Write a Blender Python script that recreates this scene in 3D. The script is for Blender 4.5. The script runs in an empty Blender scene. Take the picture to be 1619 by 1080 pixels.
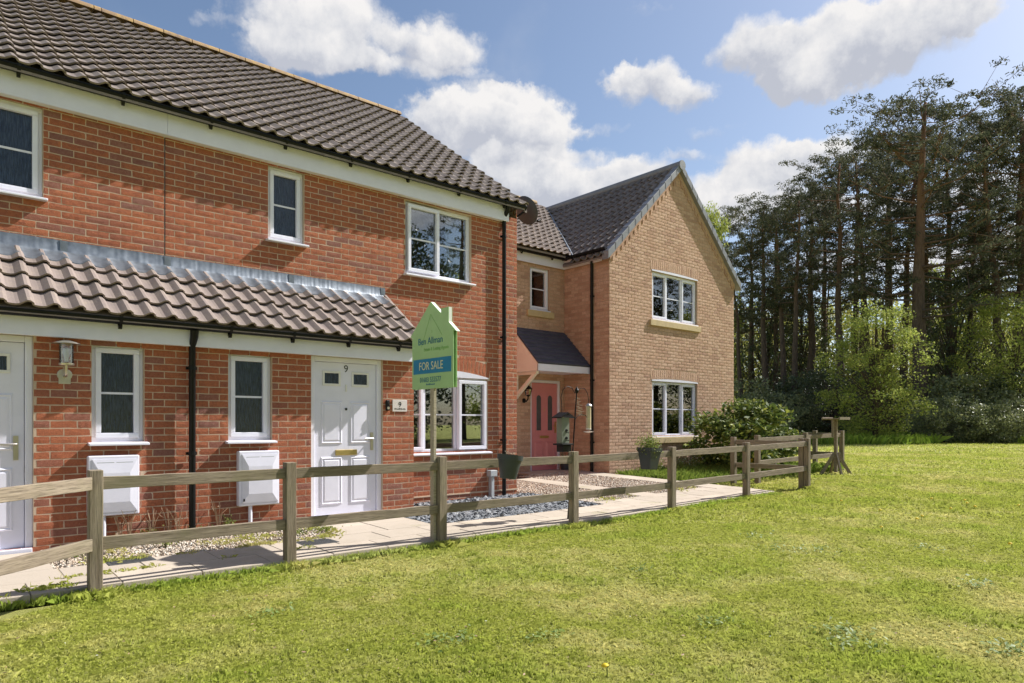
import bpy, bmesh, math, random
import numpy as np
from mathutils import Vector, Matrix

random.seed(7)
rng = np.random.default_rng(7)
SC = bpy.context.scene
COL = SC.collection
R = math.radians

# ------------------------------------------------------------------ camera
# World axes: +X runs along the house fronts (away to the right), +Y into the houses, Z up. The camera stands at the origin.
F_PX, CX, V0 = 1079.3, 809.5, 670.0
TH = R(49.2)
S_, C_ = math.sin(TH), math.cos(TH)
CAM_H = 1.32
cam_d = bpy.data.cameras.new('camera')
cam = bpy.data.objects.new('camera', cam_d)
COL.objects.link(cam)
cam.location = (0, 0, CAM_H)
cam.rotation_euler = (R(90), 0, TH - R(90))
cam_d.sensor_width = 36
cam_d.lens = 36 * F_PX / 1619
cam_d.shift_y = (V0 - 540) / 1619
cam_d.clip_start = 0.05
cam_d.clip_end = 2000
SC.camera = cam

# ------------------------------------------------------------------ sun and sky
SUN = Vector((1.0, -0.25, 1.0)).normalized()
sun_d = bpy.data.lights.new('sun', 'SUN')
sun_d.energy = 5.0
sun_d.angle = R(0.53)
sun_d.color = (1.0, 0.965, 0.91)
sun = bpy.data.objects.new('sun', sun_d)
COL.objects.link(sun)
sun.location = (30, -10, 40)
sun.rotation_euler = SUN.to_track_quat('Z', 'Y').to_euler()
SUN_EL = math.asin(SUN.z)
SUN_ROT = math.atan2(SUN.x, SUN.y)

SC.view_settings.view_transform = 'Standard'
SC.view_settings.look = 'None'
SC.view_settings.gamma = 1
SC.view_settings.use_curve_mapping = False
SC.view_settings.exposure = 0.78


def pix_dir(u, v):
    az = TH - math.atan((u - CX) / F_PX)
    el = math.atan((V0 - v) / math.hypot(F_PX, u - CX))
    return az, el


def build_world():
    w = bpy.data.worlds.new('World')
    SC.world = w
    w.use_nodes = True
    nt = w.node_tree
    nt.nodes.clear()
    N = lambda t: nt.nodes.new(t)
    L = nt.links.new

    def math_(op, a, b=None, c=None, clamp=False):
        n = N('ShaderNodeMath'); n.operation = op; n.use_clamp = clamp
        for i, s in enumerate((a, b, c)):
            if s is None: continue
            if isinstance(s, (int, float)): n.inputs[i].default_value = s
            else: L(s, n.inputs[i])
        return n.outputs[0]

    def vmath(op, a, b=None):
        n = N('ShaderNodeVectorMath'); n.operation = op
        for i, s in enumerate((a, b)):
            if s is None: continue
            if isinstance(s, tuple): n.inputs[i].default_value = s
            else: L(s, n.inputs[i])
        return n
    out = N('ShaderNodeOutputWorld')
    sky = N('ShaderNodeTexSky')
    sky.sky_type = 'NISHITA'
    sky.sun_disc = False
    sky.sun_elevation = SUN_EL
    sky.sun_rotation = SUN_ROT
    sky.air_density = 1.0
    sky.dust_density = 1.3
    sky.ozone_density = 1.6
    bg = N('ShaderNodeBackground')
    bg.inputs[1].default_value = 0.080
    L(sky.outputs[0], bg.inputs[0])
    # cumulus: soft lumps set out by azimuth and elevation, broken up by noise; the pattern repeats every 90 degrees
    tc = N('ShaderNodeTexCoord')
    sep = N('ShaderNodeSeparateXYZ'); L(tc.outputs['Generated'], sep.inputs[0])
    az = math_('ARCTAN2', sep.outputs[1], sep.outputs[0])
    azw = math_('WRAP', az, TH + R(45), TH - R(45))
    el = math_('ARCSINE', sep.outputs[2])
    comb = N('ShaderNodeCombineXYZ'); L(azw, comb.inputs[0]); L(el, comb.inputs[1])
    base = comb.outputs[0]

    def noise(scale, detail, rough, off):
        n = N('ShaderNodeTexNoise'); n.inputs['Scale'].default_value = scale
        n.inputs['Detail'].default_value = detail; n.inputs['Roughness'].default_value = rough
        ad = vmath('ADD', base, off); L(ad.outputs[0], n.inputs['Vector'])
        return n
    n1 = noise(10, 7, 0.62, (3.1, 7.7, 1.3))
    ctr = vmath('SUBTRACT', n1.outputs['Color'], (0.5, 0.5, 0.5))
    warp = vmath('MULTIPLY', ctr.outputs[0], (0.13, 0.085, 0.0))
    pos = vmath('ADD', base, None); L(warp.outputs[0], pos.inputs[1])
    blobs = [  # u, v, half width, half height in the photograph's pixels, weight
        (500, 35, 120, 75, 1.1), (470, 85, 95, 45, 1.0), (585, 112, 50, 26, .45), (690, 75, 78, 42, 1.0), (640, 118, 70, 22, .5),
        (770, 118, 55, 18, .4), (780, 195, 125, 58, 1.2), (725, 190, 70, 40, .8), (850, 200, 70, 35, .8), (800, 140, 30, 16, .5),
        (850, 280, 130, 46, 1.0), (930, 300, 120, 30, .7), (800, 255, 60, 22, .5),
        (1030, 128, 58, 36, .95), (1090, 155, 55, 28, .85), (985, 120, 32, 16, .5),
        (1195, 70, 62, 52, .95), (1300, 90, 130, 62, 1.2), (1420, 55, 130, 62, 1.2), (1265, 135, 70, 36, .8), (1500, 30, 70, 34, .8),
        (1210, 255, 75, 32, 1.1), (1300, 240, 75, 30, 1.0), (1090, 250, 40, 12, .5), (1180, 295, 110, 30, .95), (1100, 330, 120, 26, .8),
        (1300, 330, 150, 26, .8), (335, 28, 40, 14, .35), (1020, 12, 45, 12, .3), (900, 235, 60, 16, .4), (1000, 270, 70, 20, .6), (960, 190, 40, 12, .35), (1130, 215, 50, 12, .4), (700, 20, 40, 10, .3), (1420, 180, 60, 14, .4), (1560, 300, 130, 45, .8), (1590, 400, 130, 45, .8),
        (1350, 420, 160, 35, .7), (250, 300, 150, 60, 1.0), (60, 170, 110, 60, 1.0),
        (500, -420, 190, 90, 1.0), (900, -330, 150, 80, 1.0), (1250, -480, 170, 90, 1.0)]
    accw, acch = None, None
    for (u, v, hw, hh, wt) in blobs:
        a, e = pix_dir(u, v)
        ra = abs(pix_dir(u - hw, v)[0] - pix_dir(u + hw, v)[0]) / 2
        re = abs(pix_dir(u, v - hh)[1] - pix_dir(u, v + hh)[1]) / 2
        d = vmath('SUBTRACT', pos.outputs[0], (a, e, 0))
        m = vmath('MULTIPLY', d.outputs[0], (1 / ra, 1 / re, 0))
        q = vmath('DOT_PRODUCT', m.outputs[0]); L(m.outputs[0], q.inputs[1])
        wv = math_('MULTIPLY', math_('SUBTRACT', 1.0, math_('MULTIPLY', q.outputs['Value'], 0.62), clamp=True), wt)
        hy = vmath('DOT_PRODUCT', m.outputs[0], (-0.25, 1, 0))
        if accw is None:
            accw = wv; acch = math_('MULTIPLY', hy.outputs['Value'], wv)
        else:
            accw = math_('ADD', accw, wv); acch = math_('MULTIPLY_ADD', hy.outputs['Value'], wv, acch)
    n2 = noise(21, 6, 0.6, (9.1, 2.7, 5.3))
    n3 = noise(5.5, 4, 0.55, (1.1, 12.7, 8.3))
    dens = math_('MULTIPLY_ADD', math_('SUBTRACT', n2.outputs['Fac'], 0.5), 0.75, accw)
    ramp = N('ShaderNodeMapRange'); ramp.interpolation_type = 'SMOOTHSTEP'
    ramp.inputs['From Min'].default_value = 0.16; ramp.inputs['From Max'].default_value = 0.85
    L(dens, ramp.inputs['Value'])
    veil = N('ShaderNodeMapRange'); veil.interpolation_type = 'SMOOTHSTEP'
    veil.inputs['From Min'].default_value = 0.52; veil.inputs['From Max'].default_value = 0.85
    veil.inputs['To Max'].default_value = 0.22
    L(n3.outputs['Fac'], veil.inputs['Value'])
    cov = math_('MAXIMUM', ramp.outputs[0], veil.outputs[0])
    rel = math_('DIVIDE', acch, math_('ADD', accw, 0.08))
    shade = math_('ADD', rel, math_('MULTIPLY', math_('SUBTRACT', n2.outputs['Fac'], 0.5), 2.4))
    thick = math_('MULTIPLY', accw, -0.10)
    shade = math_('ADD', shade, thick)
    sr = N('ShaderNodeValToRGB')
    sr.color_ramp.elements[0].position = 0.12; sr.color_ramp.elements[0].color = (0.31, 0.325, 0.37, 1)
    sr.color_ramp.elements[1].position = 0.62; sr.color_ramp.elements[1].color = (0.535, 0.525, 0.52, 1)
    em = sr.color_ramp.elements.new(0.36); em.color = (0.43, 0.435, 0.455, 1)
    L(math_('MULTIPLY_ADD', shade, 0.45, 0.42), sr.inputs[0])
    bg2 = N('ShaderNodeBackground'); L(sr.outputs[0], bg2.inputs[0]); bg2.inputs[1].default_value = 1.0
    mix = N('ShaderNodeMixShader')
    L(cov, mix.inputs[0]); L(bg.outputs[0], mix.inputs[1]); L(bg2.outputs[0], mix.inputs[2])
    L(mix.outputs[0], out.inputs[0])
    w.cycles.sampling_method = 'MANUAL'
    w.cycles.sample_map_resolution = 512


build_world()

# ------------------------------------------------------------------ helpers: pixels to places, ground heights


def on_y(u, v, Y):
    a = (u - CX) / F_PX
    d = Y / (S_ - a * C_)
    return d * (C_ + a * S_), CAM_H - (v - V0) / F_PX * d      # X, z


def on_x(u, v, X):
    a = (u - CX) / F_PX
    d = X / (C_ + a * S_)
    return d * (S_ - a * C_), CAM_H - (v - V0) / F_PX * d      # Y, z


def ray_xy(u, d):
    a = (u - CX) / F_PX
    return d * (C_ + a * S_), d * (S_ - a * C_)


def sstep(t):
    t = np.clip(t, 0, 1)
    return t * t * (3 - 2 * t)


def lawn_z(x, y=0):
    return 0.2 * sstep((np.asarray(x, float) - 6) / 14)


def plot_z(x, y):
    return 0.05 + 0.025 * (np.asarray(y, float) - 6.2) + lawn_z(x)


def project(p):
    d = p[0] * C_ + p[1] * S_
    if d < 0.1: return None
    lat = p[0] * S_ - p[1] * C_
    return CX + F_PX * lat / d, V0 - F_PX * (p[2] - CAM_H) / d, d


# ------------------------------------------------------------------ materials
MATS = {}


class NT:
    def __init__(s, name):
        s.m = bpy.data.materials.new(name); s.m.use_nodes = True
        s.t = s.m.node_tree; s.t.nodes.clear()
        s.out = s.t.nodes.new('ShaderNodeOutputMaterial')

    def n(s, t, **kw):
        n = s.t.nodes.new(t)
        for k, v in kw.items(): setattr(n, k, v)
        return n

    def put(s, sock, v):
        if isinstance(v, bpy.types.NodeSocket): s.t.links.new(v, sock)
        else: sock.default_value = v

    def math(s, op, a, b=0.0, c=0.0, clamp=False):
        n = s.n('ShaderNodeMath', operation=op, use_clamp=clamp)
        s.put(n.inputs[0], a); s.put(n.inputs[1], b); s.put(n.inputs[2], c)
        return n.outputs[0]

    def noise(s, scale, detail=4, rough=0.55, vec=None, stretch=None):
        n = s.n('ShaderNodeTexNoise')
        n.inputs['Scale'].default_value = scale; n.inputs['Detail'].default_value = detail; n.inputs['Roughness'].default_value = rough
        v = vec if vec is not None else s.pos()
        if stretch:
            m = s.n('ShaderNodeMapping'); m.inputs['Scale'].default_value = stretch
            s.put(m.inputs['Vector'], v); v = m.outputs[0]
        s.put(n.inputs['Vector'], v)
        return n.outputs['Fac']

    def pos(s):
        if not hasattr(s, '_p'): s._p = s.n('ShaderNodeNewGeometry').outputs['Position']
        return s._p

    def obj(s):
        return s.n('ShaderNodeTexCoord').outputs['Object']

    def ramp(s, fac, stops):
        r = s.n('ShaderNodeValToRGB'); e = r.color_ramp.elements
        while len(e) < len(stops): e.new(0.5)
        for el, (p, c) in zip(e, stops):
            el.position = p; el.color = (*c, 1)
        s.put(r.inputs[0], fac)
        return r.outputs[0]

    def mix(s, fac, a, b, mode='MIX'):
        n = s.n('ShaderNodeMix', data_type='RGBA', blend_type=mode)
        s.put(n.inputs[0], fac)
        s.put(n.inputs[6], a if isinstance(a, bpy.types.NodeSocket) else (*a, 1))
        s.put(n.inputs[7], b if isinstance(b, bpy.types.NodeSocket) else (*b, 1))
        return n.outputs[2]

    def rnd(s):
        o = s.n('ShaderNodeObjectInfo').outputs['Random']
        g = s.n('ShaderNodeNewGeometry').outputs['Random Per Island']
        return s.math('FRACT', s.math('MULTIPLY_ADD', g, 1.0, o))

    def maprange(s, v, a, b, c=0.0, d=1.0):
        n = s.n('ShaderNodeMapRange'); s.put(n.inputs[0], v)
        for i, x in enumerate((a, b, c, d)): n.inputs[i + 1].default_value = x
        return n.outputs[0]

    def bsdf(s, color, rough=0.6, metal=0.0, spec=0.5, bump=None, bstr=0.3, bdist=0.01, **extra):
        b = s.n('ShaderNodeBsdfPrincipled')
        s.put(b.inputs['Base Color'], color if isinstance(color, bpy.types.NodeSocket) else (*color, 1))
        s.put(b.inputs['Roughness'], rough); s.put(b.inputs['Metallic'], metal); s.put(b.inputs['Specular IOR Level'], spec)
        for k, v in extra.items(): s.put(b.inputs[k], v)
        if bump is not None:
            bp = s.n('ShaderNodeBump'); bp.inputs['Strength'].default_value = bstr; bp.inputs['Distance'].default_value = bdist
            s.put(bp.inputs['Height'], bump); s.put(b.inputs['Normal'], bp.outputs[0])
        s.t.links.new(b.outputs[0], s.out.inputs[0])
        MATS[s.m.name] = s.m
        return b


def plain(name, col, rough=0.5, metal=0.0, var=0.08, scale=6.0, bump=0.0, spec=0.5):
    k = NT(name)
    n = k.noise(scale, 5, 0.6)
    c = k.mix(k.maprange(n, 0.3, 0.7), tuple(x * (1 - var) for x in col), tuple(min(1, x * (1 + var)) for x in col))
    n2 = k.noise(scale * 22, 3, 0.6)
    c = k.mix(k.maprange(n2, 0.35, 0.75, 0, 0.35 * min(1, var * 4)), c, tuple(x * 0.8 for x in col))
    k.bsdf(c, k.maprange(n, 0.2, 0.8, rough - 0.07, rough + 0.07), metal, spec, bump=n2 if bump else None, bstr=bump, bdist=0.004)


def brick_mat(name, tones, dark):
    k = NT(name)
    r = k.rnd()
    c = k.ramp(r, tones)
    n = k.noise(38, 5, 0.65)
    c = k.mix(k.maprange(n, 0.40, 0.68, 0, 0.6), c, dark)
    n5 = k.noise(9, 4, 0.7)
    c = k.mix(k.maprange(n5, 0.48, 0.72, 0, 0.45), c, dark)
    n2 = k.noise(1.1, 3, 0.5)
    c = k.mix(k.maprange(n2, 0.45, 0.8, 0, 0.28), c, tuple(min(1, x * 1.25) for x in tones[0][1]))
    n4 = k.noise(160, 3, 0.6)
    c = k.mix(k.maprange(n4, 0.6, 0.75, 0, 0.4), c, (0.62, 0.46, 0.36))
    h = k.math('ADD', k.noise(75, 5, 0.7, stretch=(1, 1, 2.2)), k.math('MULTIPLY', n4, 0.5))
    k.bsdf(c, 0.88, spec=0.2, bump=h, bstr=0.75, bdist=0.006)


brick_mat('red_brick', [(0.0, (0.36, 0.115, 0.056)), (0.35, (0.43, 0.150, 0.074)), (0.62, (0.385, 0.125, 0.062)), (0.8, (0.31, 0.110, 0.066)), (0.93, (0.285, 0.13, 0.098)), (1.0, (0.235, 0.115, 0.095))], (0.19, 0.062, 0.042))
brick_mat('buff_brick', [(0.0, (0.52, 0.34, 0.24)), (0.4, (0.61, 0.42, 0.31)), (0.7, (0.53, 0.335, 0.235)), (0.9, (0.44, 0.27, 0.195)), (1.0, (0.40, 0.245, 0.18))], (0.34, 0.205, 0.135))


def mortar_mat(name, col):
    k = NT(name)
    n = k.noise(90, 5, 0.7); n2 = k.noise(2.5, 3)
    c = k.mix(k.maprange(n, 0.35, 0.7), tuple(x * 0.86 for x in col), tuple(x * 1.1 for x in col))
    c = k.mix(k.maprange(n2, 0.4, 0.7, 0, 0.4), c, tuple(x * 0.8 for x in col))
    k.bsdf(c, 0.95, spec=0.1, bump=n, bstr=0.4, bdist=0.003)


mortar_mat('red_house_mortar', (0.54, 0.415, 0.31))
mortar_mat('buff_house_mortar', (0.44, 0.325, 0.23))


def tile_mat(name, a, b, lichen, amount):
    k = NT(name)
    c = k.mix(k.rnd(), a, b)
    n = k.noise(9, 6, 0.65)
    c = k.mix(k.maprange(n, 0.45, 0.72, 0, amount), c, lichen)
    n2 = k.noise(85, 4, 0.7)
    c = k.mix(k.maprange(n2, 0.5, 0.75, 0, 0.5), c, tuple(x * 0.6 for x in a))
    n3 = k.noise(30, 3, 0.6)
    c = k.mix(k.maprange(n3, 0.66, 0.74, 0, 0.6), c, tuple(x * 1.35 for x in lichen))
    k.bsdf(c, 0.75, spec=0.3, bump=n2, bstr=0.35, bdist=0.004)


tile_mat('brown_pantile', (0.165, 0.135, 0.122), (0.225, 0.186, 0.165), (0.31, 0.262, 0.205), 0.75)
tile_mat('porch_pantile', (0.205, 0.165, 0.15), (0.255, 0.205, 0.185), (0.32, 0.262, 0.20), 0.55)
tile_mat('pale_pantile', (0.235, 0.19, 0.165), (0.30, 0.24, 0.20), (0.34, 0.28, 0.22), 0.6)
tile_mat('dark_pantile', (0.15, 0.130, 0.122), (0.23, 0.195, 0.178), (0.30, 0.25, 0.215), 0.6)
tile_mat('ridge_clay', (0.22, 0.15, 0.10), (0.30, 0.20, 0.11), (0.50, 0.33, 0.09), 0.9)
tile_mat('slate_shingle', (0.062, 0.062, 0.088), (0.085, 0.085, 0.115), (0.10, 0.10, 0.12), 0.4)

plain('white_plastic', (0.76, 0.76, 0.86), 0.32, var=0.03)
plain('white_paint', (0.73, 0.725, 0.83), 0.42, var=0.035)
plain('cream_soffit', (0.72, 0.71, 0.67), 0.5, var=0.04)
plain('black_plastic', (0.008, 0.008, 0.009), 0.4, var=0.3, spec=0.22)
plain('black_metal', (0.009, 0.009, 0.009), 0.5, var=0.4, spec=0.2)
plain('lead', (0.19, 0.215, 0.25), 0.42, metal=0.55, var=0.22, scale=14)
plain('verge_plastic', (0.20, 0.205, 0.22), 0.45, var=0.15)
plain('brass', (0.55, 0.42, 0.17), 0.35, metal=0.85, var=0.1)
plain('chrome', (0.62, 0.60, 0.56), 0.28, metal=0.95, var=0.06)
plain('steel', (0.58, 0.53, 0.48), 0.32, metal=0.9, var=0.1)
plain('pink_paint', (0.62, 0.235, 0.24), 0.38, var=0.04)
plain('stone_sill', (0.52, 0.40, 0.22), 0.8, var=0.12, scale=9, bump=0.2)
plain('grey_plastic', (0.035, 0.042, 0.050), 0.5, var=0.15)
plain('light_grey_plastic', (0.42, 0.44, 0.46), 0.5, var=0.08)
plain('dish_grey', (0.045, 0.055, 0.070), 0.55, var=0.1)
plain('sign_green', (0.40, 0.62, 0.29), 0.45, var=0.05)
plain('sign_line', (0.24, 0.48, 0.15), 0.45, var=0.03)
plain('sign_blue', (0.015, 0.22, 0.42), 0.45, var=0.03)
plain('sign_text_blue', (0.02, 0.16, 0.26), 0.5, var=0.03)
plain('sign_text_yellow', (0.72, 0.70, 0.42), 0.5, var=0.03)
plain('sign_edge', (0.75, 0.78, 0.72), 0.5, var=0.05)
plain('plate', (0.66, 0.60, 0.58), 0.35, var=0.05)
plain('ink', (0.01, 0.01, 0.012), 0.4, var=0.1)
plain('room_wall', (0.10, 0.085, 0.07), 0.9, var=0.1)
plain('curtain', (0.42, 0.42, 0.40), 0.9, var=0.1)
plain('feeder_green', (0.165, 0.18, 0.145), 0.5, var=0.15)
plain('feeder_clear', (0.55, 0.45, 0.30), 0.3, var=0.2)
plain('yellow_plastic', (0.75, 0.42, 0.02), 0.4, var=0.05)
plain('soil', (0.10, 0.070, 0.048), 0.95, var=0.3, scale=12, bump=0.5)
plain('path_bedding', (0.33, 0.28, 0.20), 0.95, var=0.25, scale=12, bump=0.4)
plain('drain_iron', (0.055, 0.058, 0.062), 0.7, var=0.3, scale=40, bump=0.4)


def wood_mat(name, a, b, green):
    k = NT(name)
    oc = k.obj()
    r = k.n('ShaderNodeObjectInfo').outputs['Random']
    sh = k.n('ShaderNodeVectorMath', operation='ADD'); k.put(sh.inputs[0], oc)
    cb = k.n('ShaderNodeCombineXYZ'); k.put(cb.inputs[0], k.math('MULTIPLY', r, 37.0)); k.put(cb.inputs[1], k.math('MULTIPLY', r, 11.0))
    k.put(sh.inputs[1], cb.outputs[0])
    g = k.noise(22, 6, 0.6, vec=sh.outputs[0], stretch=(0.09, 1.6, 1.6))
    fine = k.noise(140, 4, 0.6, vec=sh.outputs[0], stretch=(0.05, 1.4, 1.4))
    c = k.mix(k.maprange(g, 0.3, 0.7), a, b)
    c = k.mix(k.maprange(fine, 0.48, 0.64, 0, 0.75), c, tuple(x * 0.42 for x in a))
    w = k.noise(2.1, 4, 0.6)
    c = k.mix(k.maprange(w, 0.5, 0.75, 0, 0.7), c, green)
    c = k.mix(k.math('MULTIPLY', r, 0.25), c, tuple(x * 0.7 for x in a))
    k.bsdf(c, 0.85, spec=0.2, bump=k.math('ADD', g, fine), bstr=0.5, bdist=0.004)


wood_mat('weathered_wood', (0.21, 0.165, 0.12), (0.375, 0.31, 0.235), (0.18, 0.17, 0.09))
wood_mat('sign_post_wood', (0.42, 0.36, 0.27), (0.54, 0.47, 0.36), (0.40, 0.36, 0.25))


def slab_mat():
    k = NT('paving_slab')
    c = k.mix(k.rnd(), (0.40, 0.345, 0.285), (0.49, 0.42, 0.345))
    n = k.noise(3.2, 6, 0.65); n2 = k.noise(60, 5, 0.7)
    c = k.mix(k.maprange(n, 0.45, 0.75, 0, 0.5), c, (0.32, 0.275, 0.215))
    c = k.mix(k.maprange(n2, 0.5, 0.75, 0, 0.45), c, (0.25, 0.215, 0.17))
    n3 = k.noise(1.6, 5, 0.7)
    c = k.mix(k.maprange(n3, 0.6, 0.75, 0, 0.6), c, (0.26, 0.26, 0.11))
    k.bsdf(c, 0.9, spec=0.2, bump=n2, bstr=0.4, bdist=0.004)


slab_mat()


def stone_mat(name, stops):
    k = NT(name)
    c = k.ramp(k.rnd(), stops)
    n = k.noise(120, 3)
    c = k.mix(k.maprange(n, 0.4, 0.7, 0, 0.3), c, (0.2, 0.18, 0.16))
    k.bsdf(c, 0.85, spec=0.25)


stone_mat('pale_stone', [(0, (0.56, 0.49, 0.40)), (0.3, (0.68, 0.62, 0.54)), (0.6, (0.46, 0.37, 0.28)), (0.85, (0.60, 0.47, 0.36)), (1, (0.34, 0.28, 0.22))])
stone_mat('slate_chip', [(0, (0.13, 0.145, 0.165)), (0.4, (0.21, 0.225, 0.25)), (0.7, (0.30, 0.315, 0.335)), (0.92, (0.17, 0.18, 0.20)), (1, (0.46, 0.46, 0.45))])


def leaf_mat(name, stops, trans=0.35, rough=0.55, spec=0.3):
    k = NT(name)
    c = k.ramp(k.rnd(), stops)
    n = k.noise(0.8, 3)
    c = k.mix(k.maprange(n, 0.4, 0.7, 0, 0.35), c, tuple(x * 0.65 for x in stops[0][1]))
    b = k.bsdf(c, rough, spec=spec)
    t = k.n('ShaderNodeBsdfTranslucent'); k.put(t.inputs[0], c)
    m = k.n('ShaderNodeMixShader'); m.inputs[0].default_value = trans
    k.t.links.new(b.outputs[0], m.inputs[1]); k.t.links.new(t.outputs[0], m.inputs[2]); k.t.links.new(m.outputs[0], k.out.inputs[0])


leaf_mat('pine_needles', [(0, (0.050, 0.060, 0.038)), (0.5, (0.088, 0.098, 0.060)), (0.85, (0.15, 0.155, 0.095)), (1, (0.22, 0.185, 0.12))], 0.3, 0.75, 0.06)
leaf_mat('spring_leaves', [(0, (0.21, 0.27, 0.055)), (0.5, (0.32, 0.37, 0.08)), (1, (0.44, 0.44, 0.12))], 0.55)
leaf_mat('backwood_leaves', [(0, (0.16, 0.19, 0.04)), (0.5, (0.28, 0.29, 0.07)), (1, (0.40, 0.36, 0.10))], 0.5)
leaf_mat('dark_leaves', [(0, (0.045, 0.065, 0.028)), (0.6, (0.08, 0.105, 0.042)), (1, (0.12, 0.14, 0.06))], 0.2, 0.38, 0.5)
leaf_mat('bramble_leaves', [(0, (0.15, 0.18, 0.075)), (0.5, (0.25, 0.28, 0.12)), (1, (0.38, 0.38, 0.19))], 0.3, 0.45, 0.5)
leaf_mat('bush_leaves', [(0, (0.06, 0.095, 0.025)), (0.45, (0.11, 0.155, 0.035)), (0.75, (0.22, 0.26, 0.05)), (1, (0.38, 0.40, 0.08))], 0.3, 0.55, 0.2)
leaf_mat('weed_leaves', [(0, (0.15, 0.20, 0.04)), (0.5, (0.23, 0.27, 0.06)), (1, (0.33, 0.34, 0.12))], 0.4)
leaf_mat('dry_stems', [(0, (0.30, 0.20, 0.13)), (1, (0.40, 0.27, 0.17))], 0.1)
leaf_mat('clover_leaves', [(0, (0.14, 0.21, 0.05)), (0.6, (0.20, 0.28, 0.06)), (1, (0.30, 0.36, 0.14))], 0.3)
leaf_mat('white_petal', [(0, (0.75, 0.74, 0.68)), (1, (0.82, 0.80, 0.72))], 0.3)
leaf_mat('yellow_petal', [(0, (0.80, 0.60, 0.02)), (1, (0.85, 0.68, 0.05))], 0.3)


def bark_mat():
    k = NT('pine_bark')
    n = k.noise(5, 6, 0.7, stretch=(2, 2, 0.5))
    z = k.n('ShaderNodeSeparateXYZ'); k.put(z.inputs[0], k.pos())
    c = k.mix(k.maprange(n, 0.35, 0.65), (0.060, 0.046, 0.040), (0.135, 0.100, 0.082))
    c = k.mix(k.maprange(z.outputs[2], 9, 17, 0, 0.6), c, (0.23, 0.12, 0.065))
    k.bsdf(c, 0.95, spec=0.1, bump=n, bstr=0.8, bdist=0.05)


bark_mat()


def grass_mats():
    k = NT('grass_blade')
    at = k.n('ShaderNodeAttribute', attribute_name='tint')
    g = k.n('ShaderNodeNewGeometry').outputs['Random Per Island']
    c = k.mix(k.maprange(g, 0, 1, 0, 0.4), at.outputs['Color'], (0.34, 0.37, 0.08))
    b = k.bsdf(c, 0.55, spec=0.25)
    t = k.n('ShaderNodeBsdfTranslucent'); k.put(t.inputs[0], c)
    m = k.n('ShaderNodeMixShader'); m.inputs[0].default_value = 0.4
    k.t.links.new(b.outputs[0], m.inputs[1]); k.t.links.new(t.outputs[0], m.inputs[2]); k.t.links.new(m.outputs[0], k.out.inputs[0])
    k = NT('lawn_turf')
    n1 = k.noise(0.55, 6, 0.6); n2 = k.noise(3.5, 5, 0.65); n3 = k.noise(45, 5, 0.7); n4 = k.noise(220, 3, 0.7)
    c = k.mix(k.maprange(n1, 0.35, 0.65), (0.37, 0.39, 0.09), (0.47, 0.46, 0.15))
    c = k.mix(k.maprange(n2, 0.45, 0.7, 0, 0.6), c, (0.27, 0.325, 0.06))
    c = k.mix(k.maprange(n3, 0.4, 0.7, 0, 0.6), c, (0.50, 0.45, 0.19))
    c = k.mix(k.maprange(n4, 0.5, 0.7, 0, 0.5), c, (0.20, 0.23, 0.05))
    k.bsdf(c, 0.95, spec=0.1, bump=k.math('ADD', n3, n4), bstr=0.9, bdist=0.03)


grass_mats()


def glass_mats():
    for name, tint, base in (('clear_glass', (0.80, 0.85, 0.86), 0.06), ('thin_glass', (0.95, 0.95, 0.93), 0.05)):
        k = NT(name)
        fr = k.n('ShaderNodeFresnel'); fr.inputs[0].default_value = 1.52
        g = k.n('ShaderNodeBsdfGlossy'); g.inputs['Roughness'].default_value = 0.01; g.inputs['Color'].default_value = (1, 1, 1, 1)
        t = k.n('ShaderNodeBsdfTransparent'); t.inputs[0].default_value = (*tint, 1)
        m = k.n('ShaderNodeMixShader')
        k.put(m.inputs[0], k.math('MULTIPLY_ADD', fr.outputs[0], 1.7, base, clamp=True))
        k.t.links.new(t.outputs[0], m.inputs[1]); k.t.links.new(g.outputs[0], m.inputs[2]); k.t.links.new(m.outputs[0], k.out.inputs[0])
        MATS[name] = k.m
    k = NT('obscure_glass')
    s = k.noise(150, 4, 0.6, stretch=(1, 1, 0.06))
    s2 = k.noise(60, 3, 0.6, stretch=(1, 1, 0.12))
    c = k.mix(k.maprange(s, 0.45, 0.65), (0.008, 0.016, 0.032), (0.040, 0.060, 0.095))  # blue put into the glass colour stands in for reflected sky
    k.bsdf(c, 0.16, spec=0.7, bump=k.math('ADD', s, s2), bstr=0.25, bdist=0.006)


glass_mats()

# ------------------------------------------------------------------ mesh builders


def mesh_np(name, V, Fa, mat, smooth=False, tint=None):
    V = np.asarray(V, np.float32); Fa = np.asarray(Fa, np.int32)
    me = bpy.data.meshes.new(name)
    n, k = Fa.shape
    me.vertices.add(len(V)); me.vertices.foreach_set('co', V.ravel())
    me.loops.add(n * k); me.loops.foreach_set('vertex_index', Fa.ravel())
    me.polygons.add(n)
    me.polygons.foreach_set('loop_start', np.arange(0, n * k, k, dtype=np.int32))
    me.polygons.foreach_set('use_smooth', np.full(n, smooth, dtype=bool))
    if tint is not None:
        a = me.color_attributes.new('tint', 'FLOAT_COLOR', 'POINT')
        t4 = np.ones((len(V), 4), np.float32); t4[:, :3] = tint
        a.data.foreach_set('color', t4.ravel())
    me.update(calc_edges=True)
    if mat: me.materials.append(MATS[mat])
    return me


def scatter(TV, TF, M3, T):
    """copies of a template (TV, TF), one for each 3x3 matrix and offset"""
    n = len(T); nv = len(TV)
    V = np.einsum('nij,vj->nvi', M3, TV) + T[:, None, :]
    Fa = TF[None] + (np.arange(n) * nv)[:, None, None]
    return V.reshape(-1, 3), Fa.reshape(-1, TF.shape[1])


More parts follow.
